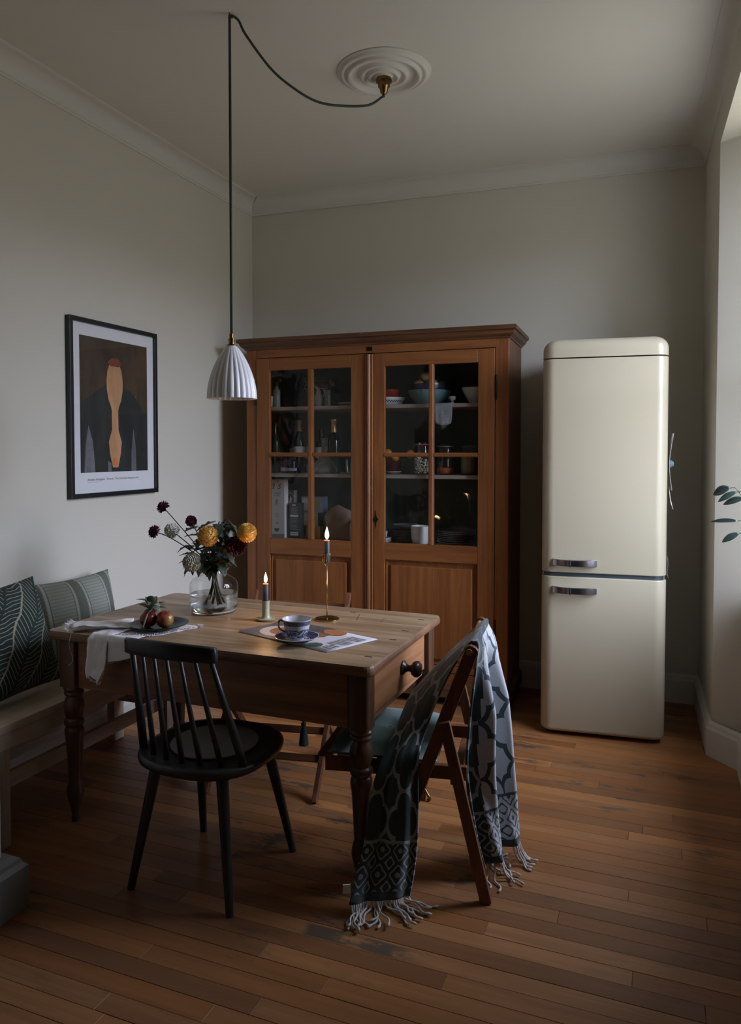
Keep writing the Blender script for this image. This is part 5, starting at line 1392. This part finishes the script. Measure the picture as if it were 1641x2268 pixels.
# candles and holders
MWAX = plain('blue_grey_wax', (.036, .046, .068), .5, var=.08); MWAXT = plain('molten_wax', (.40, .20, .14), .35)
def flame_mat():
    m = bpy.data.materials.new('candle_flame'); m.use_nodes = True; t = m.node_tree; t.nodes.clear()
    o = t.nodes.new('ShaderNodeOutputMaterial'); e_ = t.nodes.new('ShaderNodeEmission')
    tc = t.nodes.new('ShaderNodeTexCoord'); sp = t.nodes.new('ShaderNodeSeparateXYZ'); rp = t.nodes.new('ShaderNodeValToRGB')
    t.links.new(tc.outputs['Generated'], sp.inputs[0]); t.links.new(sp.outputs['Z'], rp.inputs[0])
    E = rp.color_ramp.elements; E[0].position = 0; E[0].color = (1, .30, .09, 1); E[1].position = .35; E[1].color = (1, .74, .45, 1)
    k = E.new(1.0); k.color = (1, .62, .28, 1)
    t.links.new(rp.outputs[0], e_.inputs['Color']); e_.inputs['Strength'].default_value = 3.2
    t.links.new(e_.outputs[0], o.inputs['Surface']); return m
MFLAME = flame_mat()
def candle(lab, x, y, z0, h, r, fh):
    t = thing('candle', lab, 'candle', (x, y, z0), 0, 'lit candles on the table')
    MB().lathe([(0, 0), (r * .92, 0), (r, .004), (r, h - .006), (r * .96, h - .0055), (0, h - .0055)], 20).build('wax', MWAX, t, smooth=True, angle=50)
    MB().lathe([(r * 1.005, h - .006), (r * 1.02, h - .002), (r * .9, h), (r * .6, h - .002), (0, h - .003)], 20).build('melted_rim', MWAXT, t, smooth=True)
    MB().tube([(0, 0, h - .003), (.0006, 0, h + .004), (.0016, 0, h + .009)], .0009, 6).build('wick', MINK, t)
    MB().lathe([(0, 0), (fh * .08, .05 * fh), (fh * .15, .20 * fh), (fh * .165, .33 * fh), (fh * .125, .58 * fh), (fh * .055, .82 * fh), (0, fh)], 16, (.0006, 0, h + .003)).build('flame', MFLAME, t, smooth=True)
    ld_ = bpy.data.lights.new('candle_light', 'POINT'); ld_.energy = .16; ld_.color = (1, .52, .22); ld_.shadow_soft_size = .012
    lo = bpy.data.objects.new('candle_light', ld_); COL.objects.link(lo); lo.parent = t; lo.location = (0, 0, h + fh * .5 + .02)
    return t
MGH = plain('pale_green_ceramic', (.42, .43, .30), .3, var=.06)
GX, GY = -1.494, 2.621
g = thing('candle_holder', 'pale green ceramic candlestick with a saucer base', 'candle holder', (GX, GY, TZ))
MB().lathe([(0, 0), (.030, 0), (.036, .004), (.0385, .010), (.035, .010), (.024, .007), (.019, .010), (.0155, .020), (.0150, .055), (.0158, .0795), (.0125, .0795), (.0125, .05), (0, .05)], 32).build('holder_body', MGH, g, smooth=True, angle=50)
candle('lit blue-grey candle in the pale green ceramic candlestick', GX, GY, TZ + .0505, .099, .0118, .043)
BXc, BYc = -1.268, 2.722
b = thing('candlestick', 'tall thin brass candlestick on a round flat base', 'candle holder', (BXc, BYc, TZ))
MBR2 = M('polished_brass', (.50, .36, .14), .22, 1.0).m
MB().lathe([(0, 0), (.049, 0), (.050, .002), (.050, .005), (.047, .0065), (0, .0065)], 48).build('base', MBR2, b, smooth=True, angle=40)
MB().tube([(.0, 0, .006), (0, 0, .12), (0, 0, .222)], .0024, 10).build('rod', MBR2, b, smooth=True)
for k in range(4):
    a = k * pi / 2 + .5; c_, s_ = cos(a), sin(a)
    MB().tube(spline([(0, 0, .216), (c_ * .007, s_ * .007, .222), (c_ * .0130, s_ * .0130, .234), (c_ * .0145, s_ * .0145, .250), (c_ * .0135, s_ * .0135, .272)], 12), .0018, 6).build('prong', MBR2, b, smooth=True)
MB().tube([(.0148 * cos(k * pi / 12), .0148 * sin(k * pi / 12), .268) for k in range(25)], .0013, 6, caps=False).build('ring', MBR2, b, smooth=True)
candle('lit blue-grey candle in the tall brass candlestick', BXc, BYc, TZ + .232, .092, .0118, .052)

# magazine
mg = thing('magazine', 'open magazine spread under the blue and white cup', 'magazine', (0, 0, 0))
c0, c1_, c2_ = Vector((-1.489, 2.411, 0)), Vector((-1.060, 2.272, 0)), Vector((-.962, 2.498, 0)); ex, ey = c1_ - c0, c2_ - c1_
def mp(u, v, z): p = c0 + ex * u + ey * v; return (p.x, p.y, TZ + z)
mb = MB()
G = []
for i in range(25):
    u = i / 24; z = .0016 + .0035 * math.exp(-((u - .50) / .07) ** 2) + (.003 * (1 - u / .1) ** 2 if u < .1 else 0)
    G.append([mp(u, v, z) for v in (0, .25, .5, .75, 1)])
mb.grid(G); mb.build('pages', plain('magazine_paper', (.60, .60, .66), .5, var=.03), mg, smooth=True, solid=.002)
def zz(u): return .0036 + .0035 * math.exp(-((u - .50) / .07) ** 2) + (.003 * (1 - u / .1) ** 2 if u < .1 else 0)
def decal(name, fn, m, lift, nu=18, nv=8, u0=0, u1=1, v0=0, v1=1):
    G = []
    for i in range(nu + 1):
        row = []
        for j in range(nv + 1):
            u, v = fn(i / nu, j / nv); row.append(mp(u, v, zz(u) + lift))
        G.append(row)
    return MB().grid(G).build(name, m, mg, smooth=True)
decal('printed_photo', lambda s, t: (lerp(.0, .60, s) * 1.0 + (.06 * t if s > .99 else 0), lerp(0, 1, t)), plain('printed_slate', (.085, .09, .105), .45, var=.5, sc=30), .0004, 20)
MPD = plain('printed_dish', (.50, .47, .46), .45, var=.1); MPF = plain('printed_food', (.28, .10, .045), .5, var=.75, sc=110); MPO = plain('printed_orange', (.40, .15, .055), .5, var=.6, sc=80)
def disc(cu, cv, ru, rv): return lambda s, t: (cu + ru * t * cos(2 * pi * s), cv + rv * t * sin(2 * pi * s))
decal('printed_dish', disc(.27, .44, .21, .34), MPD, .0008, 28, 3)
decal('printed_food', disc(.28, .46, .14, .23), MPF, .0012, 20, 3)
decal('printed_fruit', disc(.62, .86, .105, .145), MPO, .0012, 20, 3)
decal('printed_fruit', disc(.575, .60, .075, .10), MPF, .0012, 20, 3)
decal('printed_leaf', disc(.78, .18, .06, .10), plain('printed_green', (.07, .11, .06), .5, var=.5, sc=60), .0008, 16, 3)
MPT = plain('printed_text', (.30, .30, .34), .6); mb = MB()
for k in range(11):
    v0 = .16 + k * .066
    for a, b_ in ((.80, .965),) if k not in (3, 7) else ((.80, .90),):
        if k < 3: a += .06
        q = [mp(a, v0, zz(a) + .0005), mp(b_, v0, zz(b_) + .0005), mp(b_, v0 + .026, zz(b_) + .0005), mp(a, v0 + .026, zz(a) + .0005)]
        mb.add(q, [(0, 1, 2, 3)])
mb.build('printed_text', MPT, mg)

# blue and white cup on its saucer
mcp = M('blue_transfer_china', (.6, .6, .63), .18); x, y, z = mcp.xyz(mcp.coord())
nz = mcp.noise(mcp.map(mcp.coord(), (110, 110, 130)), 1, 4); nz2 = mcp.noise(mcp.coord(), 300, 2)
band1 = z.gt(.058) * z.lt(.074); band2 = z.gt(.012) * z.lt(.044)
bl = (band1 * nz.smooth(.28, .42)).max(band2 * nz.smooth(.44, .52)).max(z.gt(.073) * .0)
mcp.base(mcp.mix(bl * (nz2 * .4 + .7), (.56, .57, .60), (.030, .042, .115)))
mcs = M('blue_transfer_saucer', (.6, .6, .63), .18); x, y, z = mcs.xyz(mcs.coord())
rr_ = (x * x + y * y)._n('SQRT'); nz = mcs.noise(mcs.coord(), 110, 4)
bl = (rr_.gt(.047) * rr_.lt(.076) * nz.smooth(.25, .40)).max(rr_.lt(.047) * nz.smooth(.50, .56)) * z.gt(.0035)
mcs.base(mcs.mix(bl, (.58, .59, .62), (.040, .055, .125)))
SX, SY = -1.208, 2.340
t = thing('saucer', 'blue and white patterned saucer on the open magazine', 'saucer', (SX, SY, TZ + .0085))
MB().lathe([(0, 0), (.040, 0), (.042, .002), (.060, .010), (.078, .019), (.079, .021), (.077, .0215), (.058, .0125), (.036, .0048), (0, .0045)], 48).build('saucer_body', mcs.m, t, smooth=True, angle=60)
t = thing('teacup', 'blue and white patterned teacup standing on its saucer', 'cup', (SX, SY, TZ + .0132))
cup = [(0, 0), (.023, 0), (.024, .003), (.025, .006), (.033, .016), (.042, .036), (.047, .058), (.052, .0765), (.0525, .0775)]
MB().lathe(cup, 48).build('cup_body', mcp.m, t, smooth=True, angle=60) if False else None
mb = MB(); mb.lathe(cup + [(.0512, .0777), (.0455, .058), (.040, .036), (.031, .017), (.022, .008), (0, .007)], 48); mb.cur = 0
mb.build('cup_body', [mcp.m], t, smooth=True, angle=60)
MB().lathe([(.0511, .0772), (.0452, .058), (.0398, .037), (.0308, .0176), (.021, .0083), (0, .0078)], 48, caps=False).build('glazed_inside', MWHITE, t, smooth=True)
MB().lathe([(0, .045), (.041, .045)], 32, caps=False).build('tea', plain('milky_tea', (.32, .31, .29), .1), t) if False else None
hd = Matrix.Rotation(radians(187), 4, 'Z')
MB().tube([hd @ Vector(p) for p in spline([(.046, 0, .062), (.062, 0, .068), (.070, 0, .056), (.064, 0, .036), (.040, 0, .026)], 14)], .0035, 8).build('handle', mcp.m, t, smooth=True)

# ------------------------------------------------------------------ plant on the window sill
MPOT = plain('grey_pot', (.30, .29, .27), .6)
MPLF = M('houseplant_leaf', (.03, .06, .05), .35); MPLF.base(MPLF.mix(MPLF.rand(), (.018, .032, .028), (.07, .12, .095))); MPLF = MPLF.m
pt = thing('potted_plant', 'dark leafy houseplant in a pot on the window sill, leaves reaching into the room', 'plant', (.405, 3.37, .775))
MB().lathe([(0, 0), (.045, 0), (.060, .11), (.064, .115), (.060, .12), (.054, .115), (.05, .10), (0, .10)], 28).build('pot', MPOT, pt, smooth=True, angle=50)
MB().lathe([(0, .100), (.05, .1005)], 20, caps=False).build('soil', MGAP, pt)
rd = random.Random(77)
LV = [((-.150, .06, .515), (-1, .3, -.35), .075, .040), ((-.125, .05, .500), (-1, .2, -.5), .085, .026), ((-.125, -.02, .385), (-1, .25, .02), .105, .018), ((-.115, .03, .33), (-1, .0, -.5), .075, .028), ((-.10, .02, .475), (-1, .4, -.25), .090, .030)]
for k in range(14):
    a = rd.uniform(-2.4, 2.4); LV.append(((.02 * cos(a) - .03, .09 * sin(a), rd.uniform(.25, .50)), (cos(a) * .35 - .2, sin(a), rd.uniform(-.3, .5)), rd.uniform(.08, .11), rd.uniform(.025, .04)))
for k, (p, d, L, w) in enumerate(LV):
    MB().tube(spline([(p[0] * .1, p[1] * .1, .10), (p[0] * .35, p[1] * .4, p[2] * .7), (p[0] * .8, p[1] * .85, p[2] * .98), p], 10), .0018, 5).build('stem', MSTEM, pt, smooth=True)
    leaf(MB(), p, d, (-.15, -.75, .6), L, w * 1.15, .18, .25, 9).build('leaf', MPLF, pt, smooth=True, solid=.0008)
